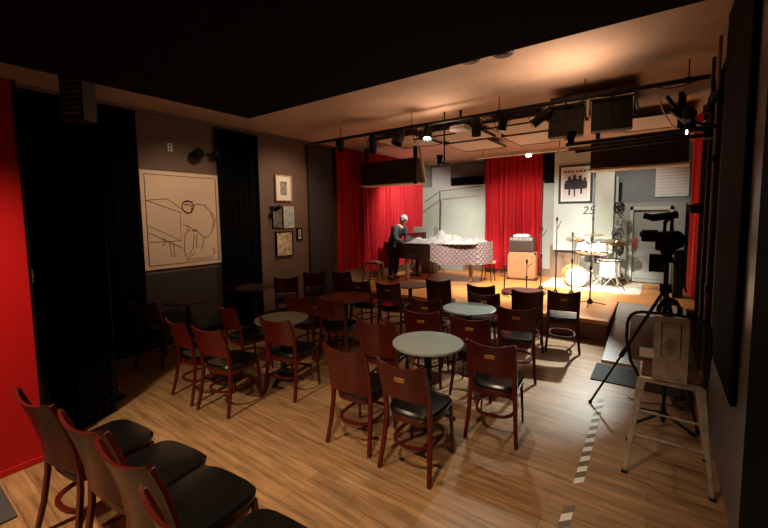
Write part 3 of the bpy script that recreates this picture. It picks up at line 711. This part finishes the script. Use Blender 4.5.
def panel_lamp(label, x, w_, h_, rz, zt):
    t = thing('panel_lamp', label, 'stage light', (x, PY, PZ), rz, 'square panel lamps')
    MB().tube([(0, -.03, .012), (0, -.035, -.02), (0, 0, -.045), (0, .035, -.02), (0, .03, .012)], .009, 6).cyl((0, 0, -.03), (0, 0, -.05), .012).build('clamp', 'iron', t)
    MB().bar([(-w_/2-.015, .04, -h_/2-.03), (-w_/2-.015, .03, -.045), (w_/2+.015, .03, -.045), (w_/2+.015, .04, -h_/2-.03)], .022, .006, hint=(0, 1, 0)).build('yoke', 'iron', t, smooth=False)
    hs = MB().box((0, .05, -h_/2-.05), (w_, .07, h_), rx=R(-14))
    for i in range(3):
        for j in range(3): hs.cyl((-w_*.28+i*w_*.28, .0, -.13-j*.09), (-w_*.28+i*w_*.28, .012, -.13-j*.09), .012, k=8)
    hs.build('housing', 'blackplastic', t, bevel=.006)
    MB().box((0, .135, -h_-.045), (w_*.95, .12, .008), rx=R(10)).build('barn_door', 'cream', t, smooth=False)
    MB().cyl((w_/2+.01, .05, -h_/2-.05), (w_/2+.045, .05, -h_/2-.05), .018).build('tilt_knob', 'blackplastic', t)
panel_lamp('square black panel lamp seen from behind, left one of two', -.97, .39, .38, R(3), 0)
panel_lamp('square black panel lamp seen from behind, right one of two', -.49, .41, .37, R(8), 0)
# cable drooping along pipe
cbl = MB()
rnd = random.Random(4)
xs = [x*1.17 for x in (-4.2, -3.7, -3.3, -2.86, -2.43, -2.1, -1.78, -1.46, -1.05, -.62, -.1, .25)]
for a, b in zip(xs, xs[1:]):
    dz = rnd.uniform(.02, .09); y0 = PY+.03
    cbl.tube([(a+(b-a)*i/8, y0+.01*math.sin(i), PZ+.01-dz*4*(i/8)*(1-i/8)) for i in range(9)], .0065, 6)
for a in (-4.1, -3.2, -1.9, -1.78, -1.45):
    cbl.tube([(a, PY+.03, 3.29), (a+.03, PY+.05, 3.19), (a+.07, PY+.05, 3.06), (a+.12, PY+.04, 3.17), (a+.12, PY+.03, 3.28)], .006, 6)
tag(cbl.build('drooping_cable', 'cable'), 'black cables looping along the long lighting pipe', 'cable')
c2 = MB().tube([(-.1, PY+.05, 3.32), (-.02, 5.2, 3.05), (.08, 5.2, 2.86), (.2, 5.15, 2.78), (.34, 5.0, 2.85)], .007, 6)
tag(c2.build('drooping_cable', 'cream'), 'pale cable drooping from the right end of the lighting pipe', 'cable')
for lab, x, y, z in (('added black fill lamp pointing up, left end of the double pipe', -.80, 4.52, 2.70), ('added black fill lamp pointing up, foot of the drop rod', -2.72, 5.2, 2.73)):
    t = thing('fill_lamp', lab, 'stage light', (x, y, z))  # made-up housings for the added ceiling fills
    MB().mm((-.03, -.03, -.03), (.03, .03, .03)).build('clamp', 'iron', t, bevel=.004)
    if x < -2: MB().mm((-.012, .02, -.01), (.012, .15, .012)).build('bracket', 'iron', t, smooth=False)
    MB().lathe([(.03, .03), (.045, .05), (.05, .11), (.045, .11), (.04, .06), (.001, .055)], k=16).build('housing', 'blackplastic', t)
# projector
pj = thing('projector', 'white ceiling projector above the lit lamp', 'projector', (-2.5, 5.45, 3.2))
MB().mm((-.13, -.12, 0), (.13, .14, .08)).build('casing', 'white', pj, bevel=.02)
MB().cyl((0, 0, .08), (0, 0, .31), .02).mm((-.06, -.06, .1), (.06, .06, .13)).build('ceiling_mount', 'iron', pj)
MB().cyl((.05, .14, .04), (.05, .17, .04), .03).build('lens', 'black', pj)
tag(MB().cyl((-2.72, 5.35, 2.72), (-2.72, 5.35, 3.50), .012).box((-2.72, 5.35, 2.72), (.14, .07, .02)).build('drop_rod', 'iron'), 'thin black rod hanging down beside the projector', 'rod')
# clamp lamps at right end
for i, (x, y, z, lab) in enumerate(((.18, 4.52, 2.72, 'small black clamp lamp with bright bulb on the right double pipe'), (.33, 4.66, 2.90, 'black clamp lamp by the right wall above the double pipe'))):
    t = thing('clamp_lamp', lab, 'stage light', (x, y, z), R(40*i))
    MB().box((0, 0, -.01), (.06, .06, .08)).cyl((0, 0, .03), (0, 0, .09), .01).build('clamp', 'iron', t)
    MB().lathe([(.02, 0), (.05, .03), (.055, .1), (.04, .11)], (.0, -.04, .06), 14, Euler((R(70), 0, 0)).to_matrix()).build('lamp_head', 'blackplastic', t)
    if i == 0: MB().lathe([(.003, -.03), (.008, -.025), (.008, .0), (.004, .01)], (-.01, -.05, -.04), 12).build('bulb', 'lamp_small', t)
ar = thing('pipe_bracket', 'cluster of black arms and clamps on the right wall', 'bracket', (.41, 4.8, 2.62), 0)
MB().bar([(0, 0, .05), (-.18, -.1, .12), (-.36, -.16, .3)], .035, .035).bar([(0, .06, .12), (-.26, -.05, .22), (-.40, -.1, .45)], .03, .03).build('arm', 'iron', ar)
for c_, z_ in (((-.05, 0, .08), (.1, .14, .12)), ((-.2, -.1, .13), (.07, .07, .09)), ((-.03, .06, .18), (.06, .08, .1))): MB().box(c_, z_).build('clamp', 'iron', ar, bevel=.008)
tag(MB().mm((.14, 6.40, 3.03), (.20, 6.46, 3.505)).build('drop_post', 'iron'), 'black post hanging from the ceiling above the stage door box', 'post')
tag(MB().tube([(.30, 6.2, 2.0), (.42, 6.2, 2.04), (.47, 6.2, 2.0)], .03, 8).box((.38, 6.2, 1.98), (.14, .1, .1)).build('wall_lamp', 'blackplastic', bevel=0), 'black lamp bracket in front of the narrow red curtain', 'lamp')

# batten and acoustic panels under the stage ceiling
bt = thing('light_batten', 'long pale wooden batten above the middle red curtain', 'batten', (-2.5, 8.4, 3.20))
MB().mm((-.96, -.04, 0), (.96, .04, .07)).build('board', 'cream', bt, bevel=.004)
for x in (-.8, .8): MB().cyl((x, 0, .07), (x, 0, .305), .008, k=8).build('hanger_rod', 'iron', bt)
MB().lathe([(.05, .0), (.06, .03), (.03, .06)], (.2, 0, -.055), 14).build('lamp', 'lamp_small', bt)
pn = None
for i, (x, y, lab) in enumerate(((-4.1, 6.5, 'white acoustic ceiling panel with dark edge, above the piano'), (-3.0, 6.5, 'white acoustic ceiling panel with dark edge, left of the middle'),
        (-1.9, 6.5, 'white acoustic ceiling panel with dark edge, over the middle curtain'), (-.75, 5.95, 'white acoustic ceiling panel with dark edge, behind the square lamps'),
        (-.12, 7.6, 'white acoustic ceiling panel with dark edge, nearest the right wall'), (-3.2, 7.72, 'white acoustic ceiling panel in the back row, over the piano tail'), (-2.0, 7.72, 'white acoustic ceiling panel in the back row, over the amplifier'))):
    if pn is None:
        t = pn = thing('acoustic_panel', lab, 'panel', (x, y, 3.38), 0, 'ceiling acoustic panels')
        MB().mm((-.44, -.55, 0), (.44, .55, .03)).build('panel_face', 'acoustic', t, smooth=False)
        e = MB().mm((-.46, -.58, -.01), (.46, -.55, .045)).mm((-.46, .55, -.01), (.46, .57, .045)).mm((-.46, -.55, -.005), (-.44, .55, .04)).mm((.44, -.55, -.005), (.46, .55, .04))
        e.build('panel_frame', 'walnut', t, smooth=False)
        for q in (-.3, .3): MB().cyl((q, 0, .03), (q, 0, .13), .008).build('hanger_rod', 'iron', t)
    else: dup(pn, (x, y, 3.38), 0, lab)
for i, (x, y, lab) in enumerate(((-1.62, 3.75, 'round ceiling vent, left one of two in the plaster'), (-1.30, 3.80, 'round ceiling vent, right one of two in the plaster'))):
    t = thing('ceiling_vent', lab, 'vent', (x, y, 3.49), 0, 'round ceiling vents')
    MB().lathe([(.09, 0), (.10, .008), (.10, .02)], k=24).build('rim', 'walnut', t); MB().lathe([(.05, -.012), (.055, 0), (.001, .001)], k=20).build('grille', 'walnut', t)

# ------------------------------------------------------------------ grand piano
pz = ZS
gp = thing('grand_piano', 'black grand piano under a quilted cover on the left of the stage', 'piano', (-5.10, 7.50, ZS))
# local: x along length (0 = keyboard end), y across (0 = near curved side .. 1.45 far straight)
def outline(off=0):
    pts = [(.0-off, -off), (.62, -off)]
    for i in range(1, 13):
        t_ = i/12; x = .62+1.10*t_; y = -off+.62*(t_*t_*(3-2*t_))*.9; pts.append((x, y))
    for i in range(1, 9):
        a = -PI/2+.3+i*(PI/2+.55)/8; pts.append((1.70+(.16+off)*math.cos(a)*1.0, .98+(.46+off)*math.sin(a)))
    pts += [(1.45, 1.45+off), (.0-off, 1.45+off)]
    return pts
MB().prism(outline(), .60, .93).build('case', 'lacquer', gp, bevel=.006)
MB().prism([(x, y) for x, y in outline(.015)], .93, .955).build('lid', 'lacquer', gp, bevel=.004)
MB().mm((-.22, .03, .60), (0, 1.42, .70)).mm((-.22, 0, .58), (0, .06, .86)).mm((-.22, 1.39, .58), (0, 1.45, .86)).build('keybed', 'lacquer', gp, bevel=.006)
kb = MB()
for i in range(52): kb.mm((-.19, .075+i*.025, .70), (-.04, .098+i*.025, .722))
kb.build('white_keys', 'paper', gp, smooth=False)['kind'] = 'stuff'
kb = MB()
for i in range(51):
    if i % 7 in (0, 1, 3, 4, 5): kb.mm((-.13, .092+i*.025, .722), (-.04, .105+i*.025, .735))
kb.build('black_keys', 'black', gp, smooth=False)['kind'] = 'stuff'
MB().mm((.12, .2, .955), (.15, 1.2, 1.18)).build('music_desk', 'lacquer', gp, bevel=.004)
for x, y in ((.22, .18), (.22, 1.27), (1.5, .95)):
    l = MB().lathe([(.075, .60), (.07, .5), (.045, .42), (.055, .3), (.035, .12), (.03, .08)], (x, y, 0), 14).build('leg', 'bamboo', gp)
    MB().cyl((x-.02, y, .035), (x+.02, y, .035), .035).cyl((x, y, .03), (x, y, .09), .014).build('caster', 'brass', l)
MB().mm((.16, .66, .08), (.24, .80, .60)).mm((-.02, .64, .08), (.24, .82, .13)).build('pedal_lyre', 'lacquer', gp, bevel=.004)
# quilted cover: thick band following the outline on the near side
ol = outline(.03)[4:21]
def qlen():
    s = [0]
    for a, b in zip(ol, ol[1:]): s.append(s[-1]+math.dist(a, b))
    return s
SL = qlen()
def along(u):
    s = u*SL[-1]
    for i in range(len(ol)-1):
        if s <= SL[i+1]+1e-9:
            t_ = (s-SL[i])/(SL[i+1]-SL[i]); a, b = ol[i], ol[i+1]; d = Vector((b[0]-a[0], b[1]-a[1])).normalized()
            return (a[0]+(b[0]-a[0])*t_, a[1]+(b[1]-a[1])*t_, d.y, -d.x, s)
    return (*ol[-1], 1, 0, SL[-1])
def qf(u, v):
    x, y, nx, ny, s = along(min(u, 1)); z = .50+.49*v+.10*max(0, 1-u*9)*(1-v)
    p = abs(math.sin((s+z)*PI/.11))*abs(math.sin((s-z)*PI/.11)); off = .02+.035*p**.5+.06*(1-v)*(.6+.4*math.sin(s*7))
    pass
    return (x+nx*off, y+ny*off, z)
MB().shell(qf, 150, 40, (0, .006, 0)).build('quilted_cover', 'quilt', gp)['label'] = 'pinkish grey quilted cover over the side'
# blanket on top
rb = random.Random(9); bumps = [(rb.uniform(.1, 1.8), rb.uniform(.1, 1.2), rb.uniform(.08, .2), rb.uniform(.04, .13)) for _ in range(26)]
def bl(u, v):
    x = .22+1.62*u; y = .02+1.15*v*(1-.25*u)+.38*u*u*.9
    h = .03
    for bx, by, br, bh in bumps: h += bh*math.exp(-((x-bx)**2+(y-by)**2)/(br*br))
    h += .05*abs(math.sin(x*11+y*9))+.035*abs(math.sin(x*23-y*17))-.02
    h *= (.40+.85*u)
    ed = min(u, 1-u, v, 1-v)*9
    return (x, y-(.03 if v < .05 else 0), .962+max(.004, h)*min(1, ed)+.0)
bk_ = MB().shell(bl, 70, 40, (0, 0, .012)).build('blanket', 'blanket')
bk_.location = (-5.10, 7.50, ZS); tag(bk_, 'rumpled white blanket heaped on top of the piano', 'blanket')
tag(MB().mm((-5.65, 9.2, ZS), (-5.02, 9.5, 1.62)).build('cabinet', 'greycloth', bevel=.01), 'grey-green cabinet standing behind the piano keyboard', 'cabinet')
tag(MB().mm((-5.62, 10.1, ZS), (-4.55, 10.36, .66)).build('radiator_box', 'side_grey', bevel=.01), 'pale low box against the back wall under the piano', 'box')
# boom stand by the piano
bm_ = thing('boom_stand', 'long boom microphone stand rising behind the piano', 'microphone stand', (-5.1, 9.72, ZS))
MB().cyl((0, 0, .02), (0.02, 0, 2.28), .013).build('pole', 'iron', bm_)
MB().cyl((-.48, 0, 1.98), (.02, 0, 2.28), .010).cyl((.02, 0, 2.28), (1.25, 0, 2.36), .008).build('boom', 'iron', bm_)
for a in (90, 210, 330): MB().cyl((0, 0, .12), (.3*math.cos(R(a)), .3*math.sin(R(a)), .01), .008).build('foot', 'iron', bm_)

# ------------------------------------------------------------------ person
def skin_mesh(name, verts, edges, radii, m, parent, sub=2, root=0):
    me = bpy.data.meshes.new(name); me.from_pydata(verts, edges, []); o = bpy.data.objects.new(name, me); COL.objects.link(o)
    sk = o.modifiers.new('skin', 'SKIN'); sk.use_smooth_shade = True
    for i, r in enumerate(radii):
        d = me.skin_vertices[0].data[i]; d.radius = (r, r) if isinstance(r, (int, float)) else r; d.use_root = (i == root)
    s = o.modifiers.new('sub', 'SUBSURF'); s.levels = sub; s.render_levels = sub
    bpy.context.view_layer.update()
    me2 = bpy.data.meshes.new_from_object(o.evaluated_get(bpy.context.evaluated_depsgraph_get()))
    bpy.data.objects.remove(o); me2.name = name; me2.materials.clear(); me2.materials.append(M[m])
    for p in me2.polygons: p.use_smooth = True
    o = bpy.data.objects.new(name, me2); COL.objects.link(o)
    if parent: o.parent = parent
    return o
# local: faces +x, y left
J = {'pelvis': (0, 0, .90), 'waist': (.05, 0, 1.04), 'chest': (.15, 0, 1.22), 'upchest': (.23, 0, 1.36), 'neck': (.29, 0, 1.44), 'skull0': (.335, 0, 1.50), 'skull': (.37, 0, 1.56), 'crown': (.375, 0, 1.62),
     'hl': (0, .09, .87), 'kl': (.05, .11, .49), 'al': (-.02, .11, .09), 'tl': (.13, .12, .035), 'hr': (0, -.09, .87), 'kr': (.06, -.12, .49), 'ar': (.02, -.14, .09), 'tr': (.17, -.15, .035),
     'sl': (.23, .18, 1.34), 'el': (.28, .23, 1.08), 'wl': (.48, .20, .98), 'pl': (.555, .19, .965), 'sr': (.23, -.18, 1.34), 'er': (.27, -.22, 1.07), 'wr': (.48, -.17, .985), 'pr': (.555, -.16, .965)}
RD = {'pelvis': (.13, .11), 'waist': (.13, .10), 'chest': (.15, .11), 'upchest': (.14, .10), 'neck': .055, 'skull0': .07, 'skull': (.085, .095), 'crown': .05, 'hl': .085, 'kl': .058, 'al': .04, 'tl': .035, 'hr': .085, 'kr': .058, 'ar': .04, 'tr': .035,
      'sl': .055, 'el': .042, 'wl': .028, 'pl': .036, 'sr': .055, 'er': .042, 'wr': .028, 'pr': .036}
ED = [('pelvis', 'waist'), ('waist', 'chest'), ('chest', 'upchest'), ('upchest', 'neck'), ('neck', 'skull0'), ('skull0', 'skull'), ('skull', 'crown'), ('pelvis', 'hl'), ('hl', 'kl'), ('kl', 'al'), ('al', 'tl'), ('pelvis', 'hr'), ('hr', 'kr'), ('kr', 'ar'), ('ar', 'tr'),
      ('upchest', 'sl'), ('sl', 'el'), ('el', 'wl'), ('wl', 'pl'), ('upchest', 'sr'), ('sr', 'er'), ('er', 'wr'), ('wr', 'pr')]
extra = {}
for s, h in ((1, 'pl'), (-1, 'pr')):
    b = Vector(J[h])
    for i, (dy, L) in enumerate(((-.028, .065), (-.009, .075), (.01, .07), (.027, .055))):
        a = f'{h}f{i}'; J[a+'a'] = tuple(b+Vector((.035, dy, .0))); J[a+'b'] = tuple(b+Vector((.035+L*.6, dy, -.008))); J[a+'c'] = tuple(b+Vector((.035+L, dy, -.03)))
        for q, r in (('a', .009), ('b', .008), ('c', .006)): RD[a+q] = r
        ED += [(h, a+'a'), (a+'a', a+'b'), (a+'b', a+'c')]
    a = h+'th'; J[a+'a'] = tuple(b+Vector((.0, -s*.035, -.01))); J[a+'b'] = tuple(b+Vector((.045, -s*.055, -.02))); RD[a+'a'] = .011; RD[a+'b'] = .008; ED += [(h, a+'a'), (a+'a', a+'b')]
def sk(names, name, m, parent, grow, sub=2):
    names = [n for n in J if n in names]; ix = {n: i for i, n in enumerate(names)}
    vs = [J[n] for n in names]; es = [(ix[a], ix[b]) for a, b in ED if a in ix and b in ix]
    rd = [tuple(x+grow for x in (RD[n] if isinstance(RD[n], tuple) else (RD[n], RD[n]))) for n in names]
    return skin_mesh(name, vs, es, rd, m, parent, sub)
pe = thing('person', 'person in dark sweater and trousers bending over the piano keyboard', 'person', (-5.50, 7.95, ZS), R(-4)); pe.scale = (1, 1, .97)
sk(list(J), 'body', 'skin', pe, 0)
sk(['pelvis', 'waist', 'chest', 'upchest', 'neck', 'sl', 'el', 'wl', 'sr', 'er', 'wr'], 'sweater', 'sweater', pe, .032)
sk(['pelvis', 'hl', 'kl', 'al', 'hr', 'kr', 'ar'], 'trousers', 'trousers', pe, .016)
for s in ('l', 'r'):
    a = Vector(J['a'+s]); MB().lathe([(.02, -.09), (.045, -.06), (.048, 0), (.045, .08), (.03, .15), (.01, .18)], (a.x+.0, a.y, .045), 14, Matrix(((0, 0, 1), (0, 1, 0), (-.75, 0, 0)))).build('shoe', 'blackplastic', pe)
hb = MB().lathe([(.002, .10), (.05, .093), (.085, .06), (.100, .0), (.092, -.04), (.07, -.06)], (.365, 0, 1.585), 18, Euler((0, R(-12), 0)).to_matrix()@Matrix.Diagonal((1.08, .9, 1)))
hb.build('hair', 'hair', pe)
MB().lathe([(.003, 0), (.012, .012), (.006, .045)], (.475, 0, 1.515), 8, Euler((0, R(-15), 0)).to_matrix()).build('nose', 'skin', pe)
for s in (-1, 1):
    MB().lathe([(.001, -.008), (.008, 0), (.001, .008)], (.455, s*.033, 1.565), 8).build('eye', 'darkink', pe)
    MB().lathe([(.008, -.03), (.02, -.01), (.018, .02), (.006, .032)], (.37, s*.092, 1.545), 10, Matrix.Diagonal((1, .4, 1))).build('ear', 'skin', pe)
MB().box((.452, 0, 1.482), (.01, .045, .008)).build('mouth', 'redsign', pe, bevel=.002)

# wooden stool with papers in front of piano
ws_ = thing('wooden_stool', 'wooden splay-legged stool with papers, behind the chairs left of the piano', 'stool', (-5.15, 6.72, ZS), R(10))
MB().mm((-.17, -.15, .55), (.17, .15, .585)).build('seat', 'bamboo', ws_, bevel=.008)
for sx in (-1, 1):
    for sy in (-1, 1): MB().bar([(sx*.24, sy*.2, 0), (sx*.14, sy*.12, .55)], .035, .035).build('leg', 'bamboo', ws_, bevel=.003)
for q in (-.17, .17): MB().bar([(-.2, q, .22), (.2, q, .22)], .025, .02).build('stretcher', 'bamboo', ws_, smooth=False)
tag(MB().box((-5.17, 6.72, ZS+.592), (.24, .18, .012), rz=R(20)).box((-5.13, 6.70, ZS+.603), (.22, .16, .010), rz=R(-5)).build('paper_stack', 'paper', smooth=False), 'white papers on the wooden stool left of the piano', 'papers')

# ------------------------------------------------------------------ amplifier, side stool
ac = thing('speaker_cabinet', 'tan speaker cabinet on the stage before the middle red curtain', 'speaker', (-2.72, 9.45, ZS), R(6))
MB().mm((-.33, 0, .03), (.33, .32, .68)).build('cabinet_body', 'peach', ac, bevel=.015)
MB().mm((-.29, -.008, .07), (.29, 0, .64)).build('grille_cloth', 'peach', ac, bevel=.004)
MB().mm((-.36, -.02, 0), (.36, .36, .03)).build('base_board', 'walnut', ac, bevel=.004)
for x in (-.315, .315):
    for z in (.05, .66): MB().box((x, .0, z), (.04, .03, .04)).build('corner_cap', 'iron', ac, bevel=.005)
ah = thing('amplifier', 'dark amplifier on top of the tan speaker cabinet', 'amplifier', (-2.74, 9.47, ZS+.68), R(6))
MB().mm((-.28, 0, .01), (.28, .27, .37)).build('casing', 'ampblack', ah, bevel=.012)
MB().mm((-.25, -.006, .03), (.25, 0, .26)).build('grille', 'walnut', ah, bevel=.003)
MB().mm((-.26, -.008, .29), (.26, 0, .355)).build('control_panel', 'greyprint', ah, bevel=.002)
for i in range(6): MB().cyl((-.2+i*.075, -.008, .322), (-.2+i*.075, -.022, .322), .013, k=10).build('knob', 'iron', ah)
tag(MB().mm((-2.94, 9.52, ZS+1.05), (-2.58, 9.7, ZS+1.10)).mm((-2.88, 9.53, ZS+1.10), (-2.62, 9.68, ZS+1.12)).build('effects_box', 'paper', bevel=.006), 'small pale box on top of the dark amplifier', 'box')
so = thing('side_stool', 'small round-topped stool on the stage left of the tan speaker cabinet', 'stool', (-3.35, 8.9, ZS))
MB().lathe([(.17, .44), (.19, .455), (.19, .48), (.17, .49)], k=24).build('seat', 'pinkframe', so)
for a in (45, 135, 225, 315): MB().cyl((.12*math.cos(R(a)), .12*math.sin(R(a)), .45), (.18*math.cos(R(a)), .18*math.sin(R(a)), 0), .012).build('leg', 'iron', so)
tag(MB().box((-3.35, 8.9, ZS+.505), (.22, .16, .03), rz=.3).build('folded_cloth', 'blanket', bevel=.01), 'white folded cloth on the small round stool', 'cloth')

# microphone stands
def mic_stand(x, y, z, h, label, boom=None, m='iron', ft=.17):
    t = thing('microphone_stand', label, 'microphone stand', (x, y, z), random.uniform(0, 2), 'microphone stands on the stage')
    MB().cyl((0, 0, .03), (0, 0, h*.6), .013, k=10).cyl((0, 0, h*.58), (0, 0, h), .008, k=10).cyl((0, 0, h*.56), (0, 0, h*.62), .02, k=10).build('pole', m, t)
    MB().lathe([(.045, .03), (.05, .07), (.02, .12)], k=14).build('hub', m, t)
    for a in (20, 140, 260): MB().cyl((0, 0, .07), (ft*math.cos(R(a)), ft*math.sin(R(a)), .012), .008, k=8).build('foot', m, t)
    if boom: MB().cyl((0, 0, h*.9), (boom, 0, h*1.02), .007, k=8).lathe([(.012, 0), (.022, .05), (.024, .07), (.01, .1)], (0, 0, h), 12).build('clip', m, t)
    else: MB().lathe([(.012, 0), (.02, .03), (.02, .08), (.01, .1)], (0, 0, h-.02), 12).build('clip', m, t)
mic_stand(-1.98, 8.3, ZS, 1.25, 'black microphone stand beside the right edge of the middle curtain', .1)
mic_stand(-1.63, 8.0, ZS, 1.45, 'tallest microphone stand, in front of the white panel left edge', .08)
mic_stand(-1.36, 8.1, ZS, 1.18, 'microphone stand in front of the bass drum')
mic_stand(-.95, 7.45, ZS, 1.12, 'microphone stand with spread feet at the front corner of the stage', -.1, ft=.27)
mic_stand(-2.45, 7.4, ZS, .55, 'short microphone stand on the stage left of the tan cabinet front')
mic_stand(-2.12, 7.75, ZS, .62, 'short microphone stand on the stage right of the tan cabinet front', .12)

# ------------------------------------------------------------------ drum kit
def ori(d): return Vector(d).normalized().to_track_quat('Z', 'Y').to_matrix()
dk = thing('drum_kit', 'gold and white drum kit under bright light at the right of the stage', 'drum kit', (-1.22, 9.25, ZS+.012))
def drum(name, c, d, r, L, shell='drumgold', leg=False):
    q = ori(d); o = MB().lathe([(r, 0), (r, L)], c, 30, q).build(name, shell, dk)
    MB().lathe([(r*.97, -.004), (r*.97, .0)], c, 30, q).lathe([(r*.97, L), (r*.97, L+.004)], c, 30, q).build('drum_head', 'drumhead', o)
    MB().lathe([(r*1.03, -.008), (r*1.03, .02), (r*.95, .02), (r*.95, -.008), (r*1.03, -.008)], c, 30, q, False).lathe([(r*1.03, L-.02), (r*1.03, L+.008), (r*.95, L+.008), (r*.95, L-.02), (r*1.03, L-.02)], c, 30, q, False).build('hoop', 'chrome' if name != 'bass_drum' else 'drumgold', o)
    lg = MB()
    for i in range(8):
        a = i*PI/4; lg.cyl(Vector(c)+q@Vector((r*1.04*math.cos(a), r*1.04*math.sin(a), .01)), Vector(c)+q@Vector((r*1.04*math.cos(a), r*1.04*math.sin(a), L-.01)), .008, k=6)
    lg.build('tension_rod', 'chrome', o)
drum('bass_drum', (-.20, -.22, .24), (-.42, 1, 0), .225, .36)
drum('rack_tom', (-.12, .05, .74), (.1, .35, 1), .15, .2, 'drumhead')
drum('rack_tom', (.18, .08, .72), (-.05, .35, 1), .16, .22, 'drumhead')
drum('floor_tom', (.38, .2, .22), (0, 0, 1), .19, .36, 'drumhead')
drum('snare_drum', (.05, .32, .52), (0, .05, 1), .17, .14, 'chrome')
def cym(x, y, z, r, tilt, base=True):
    q = Euler((tilt, tilt*.4, 0)).to_matrix()
    MB().lathe([(r, -.012), (r*.5, .006), (r*.18, .015), (r*.14, .03), (.012, .038), (.012, .03), (r*.12, .024), (r*.16, .01), (r*.5, .001), (r, -.015)], (x, y, z), 28, q).build('cymbal', 'cymbal', dk)
    s = MB().cyl((x, y, .25), (x, y, z+.05), .009, k=10)
    for a in (80, 200, 320): s.cyl((x, y, .32), (x+.26*math.cos(R(a)), y+.26*math.sin(R(a)), .012), .010, k=8)
    s.build('cymbal_stand', 'chrome', dk)
cym(-.34, .35, 1.02, .2, R(15)); cym(.02, .45, 1.12, .21, R(-12)); cym(.50, -.02, 1.0, .2, R(18)); cym(.30, .45, .8, .18, R(-5))
MB().lathe([(.15, .46), (.16, .50), (.15, .53)], (.22, .62, 0), 20).cyl((.22, .62, .1), (.22, .62, .46), .02).cyl((.22, .62, .2), (.0, .75, .01), .012).cyl((.22, .62, .2), (.44, .75, .01), .012).cyl((.22, .62, .2), (.22, .38, .01), .012).build('drummer_stool', 'blackplastic', dk)
tag(MB().mm((-2.15, 8.85, ZS+.001), (-.25, 10.2, ZS+.012)).build('rug', mat('pale_rug', (.62, .56, .46), .9, var=.35, vscale=9), bevel=.004), 'pale patterned rug under the drum kit', 'rug')
# cable tower
ct = thing('cable_rack', 'tall chrome stand hung with dark bundles right of the upright panel', 'stand', (-.70, 9.75, ZS))
MB().cyl((0, 0, .02), (0, 0, 1.85), .016).cyl((-.11, .02, .3), (-.11, .02, 1.6), .01).build('pole', 'chrome', ct)
for a in (30, 150, 270): MB().cyl((0, 0, .45), (.26*math.cos(R(a)), .26*math.sin(R(a)), .012), .012).cyl((0, 0, .15), (.15*math.cos(R(a)), .15*math.sin(R(a)), .21), .008).build('foot', 'chrome', ct)
for i, z in enumerate((1.72, 1.42, 1.12, .85)):
    b_ = MB()
    rq = random.Random(i+3)
    for k_ in range(6):
        rr = rq.uniform(.05, .11); ox, oy, oz = rq.uniform(-.04, .04), rq.uniform(-.05, .05), rq.uniform(-.05, .05); tl = rq.uniform(-.6, .6)
        b_.tube([(-.02+ox+rr*math.cos(2*PI*j/14)*.8, -.03+oy+rr*math.cos(2*PI*j/14)*tl, z+oz+rr*math.sin(2*PI*j/14)*1.2) for j in range(14)], .016, 6, closed=True)
    b_.build('cable_bundle', ('cable', 'greycloth', 'ampblack', 'cable')[i], ct)
    MB().cyl((0, 0, z+.15), (.06, -.06, z+.15), .009).cyl((0, 0, z), (.09, -.05, z), .012).build('hook', 'chrome', ct)
tag(MB().mm((.24, 8.9, ZS), (.40, 9.2, ZS+.9)).mm((.25, 8.88, ZS+.1), (.39, 8.9, ZS+.85)).build('floor_speaker', 'blackplastic', bevel=.01), 'black upright box at the right of the stage beside the red curtain', 'speaker')
tag(MB().box((.18, 8.25, ZS+.05), (.22, .18, .10), rz=.3).build('small_case', 'walnut', bevel=.01), 'small dark case on the orange boards at stage right', 'case')
